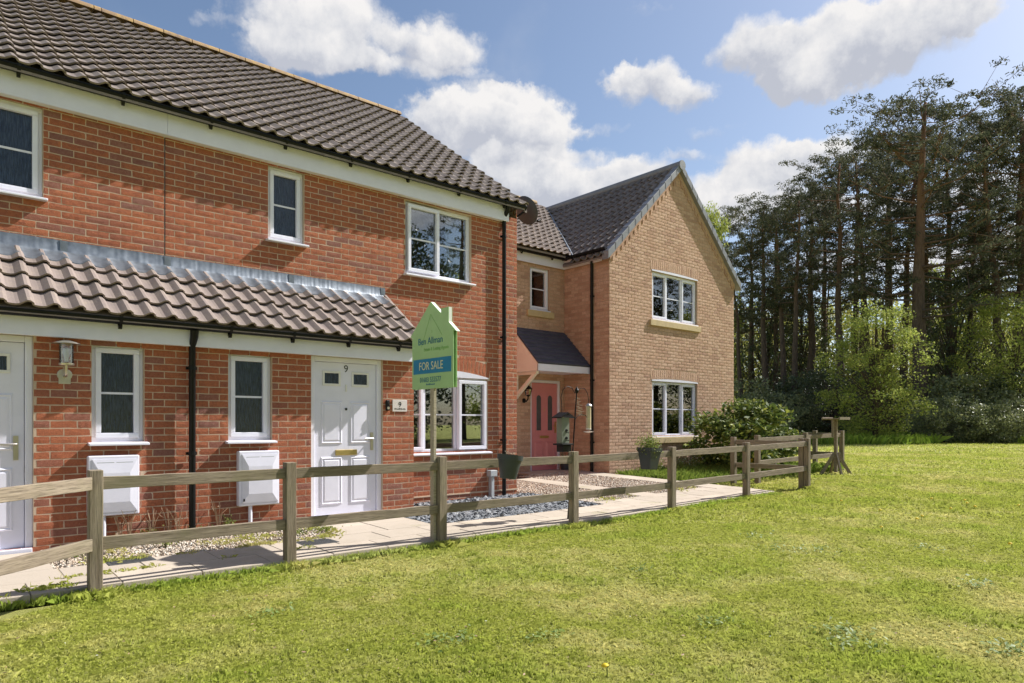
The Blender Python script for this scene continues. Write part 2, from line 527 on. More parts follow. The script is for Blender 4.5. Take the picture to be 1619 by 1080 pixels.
def rand_rot(n, r=None):
    r = r or rng
    q = r.normal(size=(n, 4)); q /= np.linalg.norm(q, axis=1)[:, None]
    w, x, y, z = q.T
    return np.stack([np.stack([1 - 2 * (y * y + z * z), 2 * (x * y - z * w), 2 * (x * z + y * w)], -1),
                     np.stack([2 * (x * y + z * w), 1 - 2 * (x * x + z * z), 2 * (y * z - x * w)], -1),
                     np.stack([2 * (x * z - y * w), 2 * (y * z + x * w), 1 - 2 * (x * x + y * y)], -1)], 1)


def link(name, me, parent=None):
    o = bpy.data.objects.new(name, me)
    COL.objects.link(o)
    if parent is not None:
        o.parent = parent
        if parent.type == 'EMPTY' and not parent.get('_local'):
            o.matrix_parent_inverse = Matrix.Translation(-parent.location)
    return o


LOCAL = set()


def thing(name, label, cat, loc=(0, 0, 0), group=None, local=False, rotz=0):
    """an Empty at the thing's base; its parts are in world coordinates, or in its own when local"""
    o = bpy.data.objects.new(name, None)
    COL.objects.link(o)
    o.empty_display_size = 0.2
    o.location = loc
    o.rotation_euler = (0, 0, rotz)
    tag(o, label, cat, group)
    if local: LOCAL.add(o.name)
    return o


def tag(o, label, cat, group=None):
    o['label'] = label; o['category'] = cat
    if group: o['group'] = group


class MB:
    def __init__(s): s.v = []; s.f = []

    def add(s, vs, fs):
        b = len(s.v); s.v += [tuple(x) for x in vs]; s.f += [tuple(i + b for i in f) for f in fs]
        return s

    def hexa(s, p):
        return s.add(p, [(0, 3, 2, 1), (4, 5, 6, 7), (0, 1, 5, 4), (1, 2, 6, 5), (2, 3, 7, 6), (3, 0, 4, 7)])

    def box(s, x0, x1, y0, y1, z0, z1):
        return s.hexa([(x0, y0, z0), (x1, y0, z0), (x1, y1, z0), (x0, y1, z0), (x0, y0, z1), (x1, y0, z1), (x1, y1, z1), (x0, y1, z1)])

    def fbox(s, F, x0, x1, z0, z1, d0, d1):
        return s.hexa([F.p(x0, z0, d0), F.p(x1, z0, d0), F.p(x1, z0, d1), F.p(x0, z0, d1), F.p(x0, z1, d0), F.p(x1, z1, d0), F.p(x1, z1, d1), F.p(x0, z1, d1)])

    def prism(s, poly, fn, d0, d1):
        n = len(poly)
        vs = [fn(a, b, d0) for a, b in poly] + [fn(a, b, d1) for a, b in poly]
        fs = [tuple(range(n - 1, -1, -1)), tuple(range(n, 2 * n))] + [(i, (i + 1) % n, n + (i + 1) % n, n + i) for i in range(n)]
        return s.add(vs, fs)

    def tube(s, pts, rad, n=8, caps=True):
        pts = [Vector(p) for p in pts]
        if not isinstance(rad, (list, tuple)): rad = [rad] * len(pts)
        rings = []
        prev = None
        for i, p in enumerate(pts):
            t = (pts[min(i + 1, len(pts) - 1)] - pts[max(i - 1, 0)])
            t = t.normalized() if t.length > 1e-9 else Vector((0, 0, 1))
            if prev is None:
                a = t.orthogonal().normalized()
            else:
                a = prev - t * prev.dot(t)
                a = a.normalized() if a.length > 1e-6 else t.orthogonal().normalized()
            prev = a; b = t.cross(a)
            rings.append([p + (a * math.cos(2 * math.pi * j / n) + b * math.sin(2 * math.pi * j / n)) * rad[i] for j in range(n)])
        vs = [v for r in rings for v in r]
        fs = [(i * n + j, i * n + (j + 1) % n, (i + 1) * n + (j + 1) % n, (i + 1) * n + j) for i in range(len(pts) - 1) for j in range(n)]
        if caps: fs += [tuple(range(n - 1, -1, -1)), tuple(range((len(pts) - 1) * n, len(pts) * n))]
        return s.add(vs, fs)

    def lathe(s, prof, M=None, n=16):
        """profile (radius, height) about the local z axis"""
        M = M or Matrix()
        vs = [M @ Vector((r * math.cos(2 * math.pi * j / n), r * math.sin(2 * math.pi * j / n), z)) for r, z in prof for j in range(n)]
        fs = [(i * n + j, i * n + (j + 1) % n, (i + 1) * n + (j + 1) % n, (i + 1) * n + j) for i in range(len(prof) - 1) for j in range(n)]
        return s.add(vs, fs)

    def build(s, name, mat, parent=None, smooth=False, bevel=0.0, recalc=True):
        me = bpy.data.meshes.new(name)
        me.from_pydata([tuple(v) for v in s.v], [], s.f)
        if recalc:
            bm = bmesh.new(); bm.from_mesh(me)
            bmesh.ops.recalc_face_normals(bm, faces=bm.faces)
            bm.to_mesh(me); bm.free()
        if smooth:
            me.polygons.foreach_set('use_smooth', [True] * len(me.polygons))
            try: me.set_sharp_from_angle(angle=R(40))
            except Exception: pass
        me.materials.append(MATS[mat])
        o = bpy.data.objects.new(name, me)
        COL.objects.link(o)
        attach(o, parent)
        if bevel:
            m = o.modifiers.new('bevel', 'BEVEL'); m.width = bevel; m.segments = 2; m.limit_method = 'ANGLE'; m.angle_limit = R(35)
        return o


def attach(o, parent):
    if parent is not None:
        o.parent = parent
        if parent.type == 'EMPTY' and parent.name not in LOCAL:
            o.matrix_parent_inverse = Matrix.Translation(-Vector(parent.location))


class Frame:
    """a wall plane: x along U, z up, d outward along N"""
    def __init__(s, O, U, N): s.O = Vector(O); s.U = Vector(U); s.N = Vector(N)

    def p(s, x, z, d=0.0): return s.O + s.U * x + s.N * d + Vector((0, 0, z))

    def mat(s):
        return Matrix((s.U, Vector((0, 0, 1)), s.N)).transposed()     # columns: x, z, d


def front(y): return Frame((0, y, 0), (1, 0, 0), (0, -1, 0))


# text meshes (flat print), made first while the scene is still small
def text_mesh(body, size, mat, depth=0.001, align='CENTER'):
    cu = bpy.data.curves.new('lettering', 'FONT')
    cu.body = body; cu.size = size; cu.align_x = align; cu.align_y = 'CENTER'; cu.extrude = depth; cu.resolution_u = 3
    o = bpy.data.objects.new('lettering', cu); COL.objects.link(o)
    me = bpy.data.meshes.new_from_object(o.evaluated_get(bpy.context.evaluated_depsgraph_get()))
    bpy.data.objects.remove(o); bpy.data.curves.remove(cu)
    me.materials.clear(); me.materials.append(MATS[mat])
    return me


TXT = {
    'agent': text_mesh('Ben Allman', 0.105, 'sign_text_blue'),
    'agents': text_mesh('Estate & Letting Agents', 0.052, 'sign_line'),
    'sale': text_mesh('FOR SALE', 0.125, 'sign_text_yellow'),
    'phone': text_mesh('01603 555577', 0.078, 'sign_text_blue'),
    'door9': text_mesh('9', 0.13, 'ink'),
    'plate9': text_mesh('9', 0.10, 'ink'),
    'pink3': text_mesh('3', 0.11, 'brass'),
}


def put_text(key, F, x, z, d, parent, flip=1, name='lettering', sx=1.0):
    o = bpy.data.objects.new(name, TXT[key]); COL.objects.link(o)
    m = Matrix.Identity(4)
    for i, c in enumerate((F.U * flip * sx, Vector((0, 0, 1)), F.N)):
        for j in range(3): m[j][i] = c[j]
    m.translation = F.p(x, z, d)
    attach(o, parent)
    o.matrix_basis = m
    return o


# ------------------------------------------------------------------ loose pieces: 300 objects, the rest one mesh
def brick_template(seed):
    r = random.Random(seed)
    L, H = 0.215, 0.065
    nx, nz = 5, 3
    V = []
    for j in range(nz):
        for i in range(nx):
            e = (i in (0, nx - 1)) or (j in (0, nz - 1))
            x = (i / (nx - 1) - 0.5) * L + (r.uniform(-.0022, .0022) if i in (0, nx - 1) else r.uniform(-.006, .006))
            z = (j / (nz - 1) - 0.5) * H + (r.uniform(-.0022, .0022) if j in (0, nz - 1) else r.uniform(-.004, .004))
            V.append((x, z, 0.0004 + r.uniform(0, .0010) if e else 0.0022 + r.uniform(-.0012, .0024)))
    Fc = [(j * nx + i, j * nx + i + 1, (j + 1) * nx + i + 1, (j + 1) * nx + i) for j in range(nz - 1) for i in range(nx - 1)]
    rim = [i for i in range(nx)] + [j * nx + nx - 1 for j in range(1, nz)] + [(nz - 1) * nx + i for i in range(nx - 2, -1, -1)] + [j * nx for j in range(nz - 2, 0, -1)]
    b = len(V)
    for k in rim: V.append((V[k][0], V[k][1], -0.012))
    n = len(rim)
    Fc += [(rim[(k + 1) % n], rim[k], b + k, b + (k + 1) % n) for k in range(n)]
    return np.array(V), np.array(Fc)


BRICKS = [brick_template(s) for s in range(8)]


class Pieces:
    """collects look-alike pieces of one thing"""
    def __init__(s, name, rest, templates, mat, cap=300):
        s.name, s.rest, s.T, s.mat, s.cap = name, rest, templates, mat, cap
        s.items = []

    def add(s, M3, t, parent, k=None):
        s.items.append((np.asarray(M3, float), np.asarray(t, float), parent, random.randrange(len(s.T)) if k is None else k))

    def finish(s):
        def rank(it):
            q = project(it[1])
            if q is None: return 1e6
            u, v, d = q
            return d + (0 if (-20 < u < 1640 and -20 < v < 1100) else 1000)
        s.items.sort(key=rank)
        meshes = [mesh_np(s.name, V, Fc, s.mat) for V, Fc in s.T]
        for M3, t, par, k in s.items[:s.cap]:
            o = bpy.data.objects.new(s.name, meshes[k]); COL.objects.link(o)
            o.parent = par
            m = Matrix.Identity(4)
            for i in range(3):
                for j in range(3): m[i][j] = M3[i][j]
            m.translation = Vector(t)
            o.matrix_basis = m
        left = s.items[s.cap:]
        for par in {it[2] for it in left}:
            Vs, Fs, b = [], [], 0
            for k in range(len(s.T)):
                sub = [it for it in left if it[2] is par and it[3] == k]
                if not sub: continue
                V, Fc = scatter(s.T[k][0], s.T[k][1], np.array([it[0] for it in sub]), np.array([it[1] for it in sub]))
                Vs.append(V); Fs.append(Fc + b); b += len(V)
            if Vs:
                o = bpy.data.objects.new(s.rest, mesh_np(s.rest, np.concatenate(Vs), np.concatenate(Fs), s.mat)); COL.objects.link(o)
                o.parent = par; o['kind'] = 'stuff'


def wall(parent, F, x0, x1, z0, z1, holes, mortar, P, name='wall', top=None, arches=(), depth=0.13, phase=0.0, extra_cut=()):
    """mortar face with real openings (and reveals) carrying bricks in stretcher bond; holes are (x0,x1,z0,z1); top(x) clips a gable"""
    mb = MB()
    xs = sorted({x0, x1, *[h[0] for h in holes], *[h[1] for h in holes]} & {x for x in [x0, x1] + [h[0] for h in holes] + [h[1] for h in holes] if x0 <= x <= x1})
    zs = sorted({z for z in [z0, z1] + [h[2] for h in holes] + [h[3] for h in holes] if z0 <= z <= z1})
    if top:
        mid = 0.5 * (x0 + x1)
        n = 24
        xs = sorted(set(xs) | {mid})
    for i in range(len(xs) - 1):
        for j in range(len(zs) - 1):
            cx, cz = (xs[i] + xs[i + 1]) / 2, (zs[j] + zs[j + 1]) / 2
            if any(h[0] < cx < h[1] and h[2] < cz < h[3] for h in holes): continue
            q = [F.p(xs[i], zs[j]), F.p(xs[i + 1], zs[j]), F.p(xs[i + 1], zs[j + 1]), F.p(xs[i], zs[j + 1])]
            mb.add(q, [(0, 1, 2, 3)])
    if top:
        mb.add([F.p(x0, z1), F.p(x1, z1), F.p(x1, top(x1)), F.p(mid, top(mid)), F.p(x0, top(x0))], [(0, 1, 2, 3, 4)])
    for h in holes:
        a, b, c, e = max(h[0], x0), min(h[1], x1), max(h[2], z0), min(h[3], z1)
        for (p, q) in (((a, c), (a, e)), ((b, e), (b, c)), ((a, e), (b, e)), ((b, c), (a, c))):
            mb.add([F.p(p[0], p[1]), F.p(q[0], q[1]), F.p(q[0], q[1], -depth), F.p(p[0], p[1], -depth)], [(0, 1, 2, 3)])
    w = mb.build(name, mortar, parent, recalc=False)
    base = F.mat()
    B = np.array(base)
    ztop = max(top(x0), top(x1), top(0.5 * (x0 + x1))) if top else z1
    j = int(math.floor(z0 / 0.075))
    while j * 0.075 < ztop:
        za, zb = j * 0.075 + 0.005, (j + 1) * 0.075 - 0.005
        zc = (za + zb) / 2
        j += 1
        za2, zb2 = max(za, z0), min(zb, ztop)
        if zb2 - za2 < 0.02: continue
        lo, hi = x0, x1
        if top:
            n = 60
            ok = [x0 + (x1 - x0) * t / n for t in range(n + 1) if top(x0 + (x1 - x0) * t / n) > zb]
            if not ok: continue
            lo, hi = min(ok), max(ok)
        blocked = [(h[0] - .004, h[1] + .004) for h in holes if h[2] < zc < h[3]]
        blocked += [(c[0], c[1]) for c in extra_cut if c[2] < zc < c[3]]
        for (ax0, ax1, az, rise, ah) in arches:
            m = (ax0 + ax1) / 2; hw = (ax1 - ax0) / 2
            if az - 0.002 < zc < az + rise + ah:
                if zc < az + ah: blocked.append((ax0, ax1))
                else:
                    k = (zc - az - ah) / max(rise, 1e-4)
                    r = hw * math.sqrt(max(0, 1 - k))
                    if r > 0.02: blocked.append((m - r, m + r))
        i = int(math.floor((x0 - phase) / 0.225)) - 1
        off = phase + (0.1125 if j % 2 else 0)
        while i * 0.225 + off < x1:
            segs = [(max(i * 0.225 + off + .005, lo), min((i + 1) * 0.225 + off - .005, hi))]
            i += 1
            for (ba, bb) in blocked:
                nxt = []
                for (a, b) in segs:
                    if bb <= a or ba >= b: nxt.append((a, b)); continue
                    if ba > a: nxt.append((a, ba))
                    if bb < b: nxt.append((bb, b))
                segs = nxt
            for (a, b) in segs:
                if b - a < 0.025: continue
                sx, sz = (b - a) / 0.215, (zb2 - za2) / 0.065
                rz = random.uniform(-.006, .006)
                fl = random.choice((-1, 1))
                M3 = B @ np.array([[sx * fl, -rz, 0], [rz, sz, 0], [0, 0, 1]])
                if fl < 0: M3 = M3 @ np.diag([1, -1, 1])
                t = F.p((a + b) / 2, (za2 + zb2) / 2, random.uniform(-.0004, .0008))
                P.add(M3, t, w)
    for (ax0, ax1, az, rise, ah) in arches:           # soldier bricks standing in a shallow arch
        n = max(4, round((ax1 - ax0) / 0.075)); stp = (ax1 - ax0) / n
        m = (ax0 + ax1) / 2; hw = (ax1 - ax0) / 2
        for q in range(n):
            xc = ax0 + (q + 0.5) * stp
            zc = az + ah / 2 + rise * (1 - ((xc - m) / hw) ** 2)
            ang = math.pi / 2 - (xc - m) / hw * math.atan(2 * rise / hw) * 0.8
            ca, sa = math.cos(ang), math.sin(ang)
            sx, sz = (ah - 0.008) / 0.215, (stp - 0.009) / 0.065
            M3 = B @ np.array([[ca * sx, -sa * sz, 0], [sa * sx, ca * sz, 0], [0, 0, 1]])
            P.add(M3, F.p(xc, zc, 0.0008 + random.uniform(0, .001)), w)
    return w


def pantile(W=0.205, L=0.345, th=0.016, amp=0.021, seed=0):
    """wavy tile: x across (one roll and one pan), y up the slope, z off the roof"""
    r = random.Random(seed)
    n = 9
    xs = [i / (n - 1) for i in range(n)]
    ov = 0.018
    def prof(t):
        return amp * (math.cos(2 * math.pi * (t - 0.80)) + 0.25 * math.cos(4 * math.pi * (t - 0.80)))
    V = []
    for y, lift in ((0.0, 0.044), (L, 0.002)):
        for t in xs: V.append((t * (W + ov) - ov / 2, y + r.uniform(-.001, .001), lift + prof(t) + r.uniform(-.0008, .0008)))
    for t in xs: V.append((t * (W + ov) - ov / 2, 0.003, 0.044 + prof(t) - th * 1.25))
    Fc = [(i, i + 1, n + i + 1, n + i) for i in range(n - 1)]
    Fc += [(2 * n + i, 2 * n + i + 1, i + 1, i) for i in range(n - 1)]
    b = len(V)
    V += [(xs[0] * (W + ov) - ov / 2, L, prof(0) - th), (xs[-1] * (W + ov) - ov / 2, L, prof(1) - th)]
    Fc += [(0, n, b, 2 * n), (n - 1, 3 * n - 1, b + 1, 2 * n - 1)]
    return np.array(V), np.array(Fc)


TILES = [pantile(seed=s) for s in range(5)]


def tile_roof(parent, P, O, A, Sl, ncol, nrow, W=0.205, gauge=0.30, keep=None, jit=0.011):
    """O eave start, A unit vector along the eave, Sl unit vector up the slope"""
    O, A, Sl = Vector(O), Vector(A), Vector(Sl)
    Nn = A.cross(Sl)
    if Nn.z < 0: Nn = -Nn
    for r_ in range(nrow):
        for c in range(ncol):
            p = O + A * (c * W) + Sl * (r_ * gauge)
            mid = p + A * (W / 2) + Sl * 0.15
            if keep and not keep(mid): continue
            a = random.uniform(-jit, jit)
            M3 = np.array([A + Sl * a, Sl - A * a, Nn]).T
            P.add(M3, p + Nn * random.uniform(-.002, .005) + Sl * random.uniform(-.007, .006), parent)


# ------------------------------------------------------------------ house fittings
def window(parent, F, x0, x1, z0, z1, lights, glass, recess=0.05, sill='white', room=True, vent=True, bar=True, opened=None, curtain=None, lead_head=0.0):
    fw = 0.055
    m = MB()
    d0, d1 = -recess - 0.065, -recess
    m.fbox(F, x0, x1, z0, z0 + fw, d0, d1); m.fbox(F, x0, x1, z1 - fw, z1, d0, d1)
    m.fbox(F, x0, x0 + fw, z0 + fw, z1 - fw, d0, d1); m.fbox(F, x1 - fw, x1, z0 + fw, z1 - fw, d0, d1)
    edges = [x0]
    tot = sum(w for w, _ in lights)
    for w, _ in lights: edges.append(edges[-1] + (x1 - x0) * w / tot)
    for e in edges[1:-1]: m.fbox(F, e - 0.032, e + 0.032, z0 + fw, z1 - fw, d0 + .004, d1 - .002)
    win = m.build('window', 'white_plastic', parent, bevel=0.006)
    for k, (w, sash) in enumerate(lights):
        a = edges[k] + (fw if k == 0 else 0.032); b = edges[k + 1] - (fw if k == len(lights) - 1 else 0.032)
        c, e = z0 + fw, z1 - fw
        Fk, off = F, 0.0
        if opened == k:                                   # a top-hung or side-hung sash standing proud of its frame
            off = 0.055
        if sash:
            s = MB(); sw = 0.052
            a -= 0.018; b += 0.018; c -= 0.016; e += 0.016
            dd0, dd1 = d0 + .012 + off, d1 + 0.016 + off
            s.fbox(Fk, a, b, c, c + sw, dd0, dd1); s.fbox(Fk, a, b, e - sw, e, dd0, dd1)
            s.fbox(Fk, a, a + sw, c + sw, e - sw, dd0, dd1); s.fbox(Fk, b - sw, b, c + sw, e - sw, dd0, dd1)
            s.build('sash', 'white_plastic', win, bevel=0.006)
            a, b, c, e = a + sw, b - sw, c + sw, e - sw
        pd = d0 + 0.03 + off
        p = MB(); p.fbox(Fk, a - .004, b + .004, c - .004, e + .004, pd, pd + 0.006)
        p.build('pane', glass, win)
        if bar:
            g = MB(); zc = (c + e) / 2; g.fbox(Fk, a, b, zc - 0.011, zc + 0.011, pd + 0.0062, pd + 0.014)
            g.build('glazing_bar', 'white_plastic', win)
    if vent:
        g = MB(); xm = (x0 + x1) / 2; hv = min(0.16, (x1 - x0) * .33)
        g.fbox(F, xm - hv, xm + hv, z1 - 0.030, z1 - 0.012, d1 + .001, d1 + 0.014)
        g.build('trickle_vent', 'white_plastic', win, bevel=0.003)
    if sill == 'white':
        g = MB()
        g.add([F.p(x0 - .035, z0 - .03, -.06), F.p(x1 + .035, z0 - .03, -.06), F.p(x1 + .035, z0 - .036, .085), F.p(x0 - .035, z0 - .036, .085),
               F.p(x0 - .035, z0 + .004, -.06), F.p(x1 + .035, z0 + .004, -.06), F.p(x1 + .035, z0 - .012, .085), F.p(x0 - .035, z0 - .012, .085)],
              [(0, 3, 2, 1), (4, 5, 6, 7), (0, 1, 5, 4), (1, 2, 6, 5), (2, 3, 7, 6), (3, 0, 4, 7)])
        g.build('sill', 'white_plastic', win, bevel=0.005)
    elif sill == 'stone':
        g = MB(); g.fbox(F, x0 - .11, x1 + .11, z0 - .165, z0 - .022, -.05, .055)
        g.build('stone_sill', 'stone_sill', win, bevel=0.008)
        g = MB(); g.fbox(F, x0 - .02, x1 + .02, z0 - .022, z0 + .006, -.06, .03)
        g.build('sill', 'white_plastic', win, bevel=0.004)
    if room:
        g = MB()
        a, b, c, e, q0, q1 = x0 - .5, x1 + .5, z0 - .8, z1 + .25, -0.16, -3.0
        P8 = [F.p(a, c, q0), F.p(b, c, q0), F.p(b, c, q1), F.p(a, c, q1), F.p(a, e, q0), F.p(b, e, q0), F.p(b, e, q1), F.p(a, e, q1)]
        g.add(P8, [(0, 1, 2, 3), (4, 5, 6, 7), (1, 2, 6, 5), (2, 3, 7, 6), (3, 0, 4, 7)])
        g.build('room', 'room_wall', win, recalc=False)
        for (ca, cb) in (curtain or []):
            g = MB(); n = 22; vs = []
            for i in range(n + 1):
                x = ca + (cb - ca) * i / n
                dq = -0.22 + 0.025 * math.sin(i * 2.1)
                vs += [F.p(x, z0 - .3, dq), F.p(x, z1 - .02, dq)]
            g.add(vs, [(2 * i, 2 * i + 2, 2 * i + 3, 2 * i + 1) for i in range(n)])
            g.build('curtain', 'curtain', win, smooth=True, recalc=False)
    return win


def gutter(parent, p0, p1, out, r=0.056, name='gutter', brackets=5):
    """half-round gutter from p0 to p1 (rim height); out is the outward unit vector"""
    p0, p1, out = Vector(p0), Vector(p1), Vector(out)
    m = MB(); n = 9
    prof = [(math.cos(math.pi + math.pi * i / (n - 1)) * r, math.sin(math.pi + math.pi * i / (n - 1)) * r) for i in range(n)]
    prof = [(-r, .006)] + prof + [(r, .010), (r + .005, .010), (r + .005, -.004)]
    k = len(prof)
    vs = [p + out * a + Vector((0, 0, b)) for p in (p0, p1) for a, b in prof]
    m.add(vs, [(i, i + 1, k + i + 1, k + i) for i in range(k - 1)])
    for e in (0, k): m.add([vs[e + i] for i in range(k)], [tuple(range(k))])
    g = m.build(name, 'black_plastic', parent, smooth=True, recalc=False)
    ax = (p1 - p0).normalized(); Ln = (p1 - p0).length
    for q in range(brackets):
        t = (q + 0.5) / brackets * Ln
        b = MB()
        c = p0 + ax * t
        w = 0.016
        pts = [(-r, .012), (-r - .004, -.03), (-.02, -r - .012), (.02, -r - .012), (r * .8, -r * .8), (r + .010, -.01), (r + .012, .018)]
        vs = [c + ax * s + out * a + Vector((0, 0, bb)) for s in (-w, w) for a, bb in pts]
        kk = len(pts)
        b.add(vs, [(i, i + 1, kk + i + 1, kk + i) for i in range(kk - 1)])
        b.add([c + ax * s + out * a + Vector((0, 0, -r - .012 + bb)) for s in (-w, w) for a, bb in ((-.03, .0), (.03, .0), (.012, -.035), (-.012, -.035))],
              [(0, 1, 2, 3), (7, 6, 5, 4), (0, 4, 5, 1), (1, 5, 6, 2), (2, 6, 7, 3), (3, 7, 4, 0)])
        b.build('bracket', 'black_plastic', g, recalc=False)
    return g


def downpipe(parent, x, y, z0, z1, nx, ny, clips, r=0.034):
    m = MB()
    m.tube([(x + nx * .03, y + ny * .03, z1), (x + nx * .025, y + ny * .025, z1 - .07), (x, y, z1 - .17), (x, y, z0 + .06), (x, y, z0 - .02)], [r * 1.25, r * 1.2, r, r, r], 12)
    p = m.build('downpipe', 'black_plastic', parent, smooth=True)
    for z in clips:
        c = MB()
        c.tube([(x, y, z - .02), (x, y, z + .02)], r + .006, 12)
        c.box(x - .055, x + .055, y + .025, y + .042, z - .015, z + .015) if abs(ny) > .5 else c.box(x - nx * .03 - .006, x - nx * .03 + .006, y - .055, y + .055, z - .015, z + .015)
        c.build('pipe_clip', 'black_plastic', p)
    return p


def meter_box(x0, x1, z0, z1, y, label):
    F = front(y)
    t = thing('meter_cabinet', label, 'meter cabinet', F.p((x0 + x1) / 2, z0), 'gas meter cabinets on the porch wall')
    m = MB(); m.fbox(F, x0, x1, z0, z1, -.01, .075); m.build('casing', 'white_paint', t, bevel=0.012)
    m = MB(); a, b, c, e = x0 + .035, x1 - .02, z0 + .035, z1 - .035
    xc, zc = (a + b) / 2, (c + e) / 2
    top = [F.p(a, c, .08), F.p(b, c, .08), F.p(b, e, .08), F.p(a, e, .08)]
    ins = [F.p(a + .07, c + .10, .096), F.p(b - .07, c + .10, .096), F.p(b - .07, e - .14, .096), F.p(a + .07, e - .14, .096)]
    bot = [F.p(a, c, .074), F.p(b, c, .074), F.p(b, e, .074), F.p(a, e, .074)]
    m.add(bot + top + ins, [(0, 1, 5, 4), (1, 2, 6, 5), (2, 3, 7, 6), (3, 0, 4, 7), (4, 5, 9, 8), (5, 6, 10, 9), (6, 7, 11, 10), (7, 4, 8, 11), (8, 9, 10, 11)])
    d = m.build('door', 'white_paint', t, recalc=False)
    for zz in (c + .035, e - .035):
        for q in (-1, 1):
            s = MB(); s.fbox(F, xc + q * .085 - .075, xc + q * .085 + .075, zz - .004, zz + .004, .079, .0845); s.build('vent_slot', 'light_grey_plastic', d)
    s = MB(); s.fbox(F, a + .012, a + .03, c + .02, c + .05, .08, .088); s.build('latch', 'ink', d)
    m = MB(); xp = x0 + .14; m.tube([F.p(xp, z0 + .01, .04), F.p(xp, 0.05, .04)], .022, 10); m.build('pipe', 'white_paint', t, smooth=True)
    return t


# ================================================================== GROUND
YU, YL = 8.70, 7.90             # planes of the main red wall and of the porch wall in front of it
YG, YD, XG = 10.03, 11.43, 11.50  # yellow house: gable front, door wall, side of the gable bay
XE = 7.616                      # end of the red houses
XB = 2.15                       # party line of the red houses


def grid_sheet(name, xs, ys, zf, mat, kind='structure'):
    X, Y = np.meshgrid(xs, ys)
    Z = zf(X, Y)
    V = np.stack([X, Y, Z], -1).reshape(-1, 3)
    nx, ny = len(xs), len(ys)
    idx = np.arange(nx * ny).reshape(ny, nx)
    Fc = np.stack([idx[:-1, :-1], idx[:-1, 1:], idx[1:, 1:], idx[1:, :-1]], -1).reshape(-1, 4)
    o = bpy.data.objects.new(name, mesh_np(name, V, Fc, mat, smooth=True)); COL.objects.link(o)
    o['kind'] = kind
    return o


def vnoise(x, y, s, seed):
    r = np.random.default_rng(seed)
    G = r.random((128, 128))
    x = np.asarray(x) * s + 500.37; y = np.asarray(y) * s + 500.71
    xi, yi = np.floor(x).astype(int), np.floor(y).astype(int)
    fx, fy = x - xi, y - yi
    fx, fy = fx * fx * (3 - 2 * fx), fy * fy * (3 - 2 * fy)
    g = lambda a, b: G[a % 128, b % 128]
    return (g(xi, yi) * (1 - fx) + g(xi + 1, yi) * fx) * (1 - fy) + (g(xi, yi + 1) * (1 - fx) + g(xi + 1, yi + 1) * fx) * fy


xs = np.unique(np.concatenate([np.linspace(-400, -30, 8), np.linspace(-30, -4, 14), np.linspace(-4, 30, 137), np.linspace(30, 110, 41), np.linspace(110, 700, 10)]))
ys = np.unique(np.concatenate([np.linspace(-400, -40, 8), np.linspace(-40, -4, 18), np.linspace(-4, 14, 73), np.linspace(14, 80, 34), np.linspace(80, 600, 10)]))


def lawn_h(X, Y):
    z = lawn_z(X) + (vnoise(X, Y, 0.7, 3) - 0.5) * 0.035 * (X < 60)
    inplot = (Y > 6.2) & (X < 11.6) & (X > -30)
    return np.where(inplot, z - 0.08, z)


lawn = grid_sheet('lawn', xs, ys, lawn_h, 'lawn_turf')
garden = grid_sheet('garden_bed', np.linspace(-4, 11.5, 40), np.linspace(6.12, 11.6, 20), lambda X, Y: plot_z(X, Y) - 0.012, 'soil')

# paths: every slab its own piece
path = grid_sheet('garden_path', np.linspace(-4, 11.45, 40), np.linspace(6.16, 6.95, 4), lambda X, Y: plot_z(X, Y) + 0.0135, 'path_bedding')


def slab(parent, x0, x1, y0, y1):
    r = random
    g = 0.0035
    x0, x1, y0, y1 = x0 + g, x1 - g, y0 + g, y1 - g
    dz = r.uniform(-.001, .0015); tx, ty = r.uniform(-.002, .002), r.uniform(-.002, .002)
    m = MB(); c = .004
    def z(x, y, h): return float(plot_z(x, y)) + h + dz + tx * (x - x0) + ty * (y - y0)
    o = [(x0, y0), (x1, y0), (x1, y1), (x0, y1)]
    i = [(x0 + c, y0 + c), (x1 - c, y0 + c), (x1 - c, y1 - c), (x0 + c, y1 - c)]
    vs = [(x, y, z(x, y, -.05)) for x, y in o] + [(x + r.uniform(-.002, .002), y + r.uniform(-.002, .002), z(x, y, .012)) for x, y in o] + [(x, y, z(x, y, .018)) for x, y in i]
    m.add(vs, [(0, 1, 5, 4), (1, 2, 6, 5), (2, 3, 7, 6), (3, 0, 4, 7), (4, 5, 9, 8), (5, 6, 10, 9), (6, 7, 11, 10), (7, 4, 8, 11), (8, 9, 10, 11)])
    m.build('slab', 'paving_slab', parent, recalc=False)


for row, (ya, yb) in enumerate(((6.10, 6.52), (6.52, 6.95))):
    x = -3.0 + row * 0.27
    while x < 11.3:
        slab(path, x, min(x + 0.6, 11.45), ya, yb)
        x += 0.6
for xa, xb in ((3.48, 4.1), (4.1, 4.74)):
    for ya, yb in ((6.95, 7.42), (7.42, 7.84)): slab(path, xa, xb, ya, yb)
for k in range(6): slab(path, -0.45, 0.12, 6.95 + k * .15, 7.1 + k * .15) if False else None
for xa, xb in ((-0.35, 0.25), (0.25, 0.85)):
    for ya, yb in ((6.95, 7.42), (7.42, 7.84)): slab(path, xa, xb, ya, yb)
y = 6.95
while y < 10.3:
    slab(path, 9.05, 9.52, y, min(y + .6, 10.4)); y += .6
y = 6.95
while y < 11.2:
    slab(path, 10.92, 11.42, y, min(y + .62, 11.38)); y += .62
for k in range(2): slab(path, 9.95 + k * .48, 10.43 + k * .48, 10.85, 11.38)
for k in range(3):
    slab(path, 9.52 + k * .46, 9.98 + k * .46, 6.95, 7.25)
    slab(path, 7.86 + k * .4, 8.26 + k * .4, 6.95, 7.2)
slab(path, 7.86, 8.3, 7.2, 7.9)


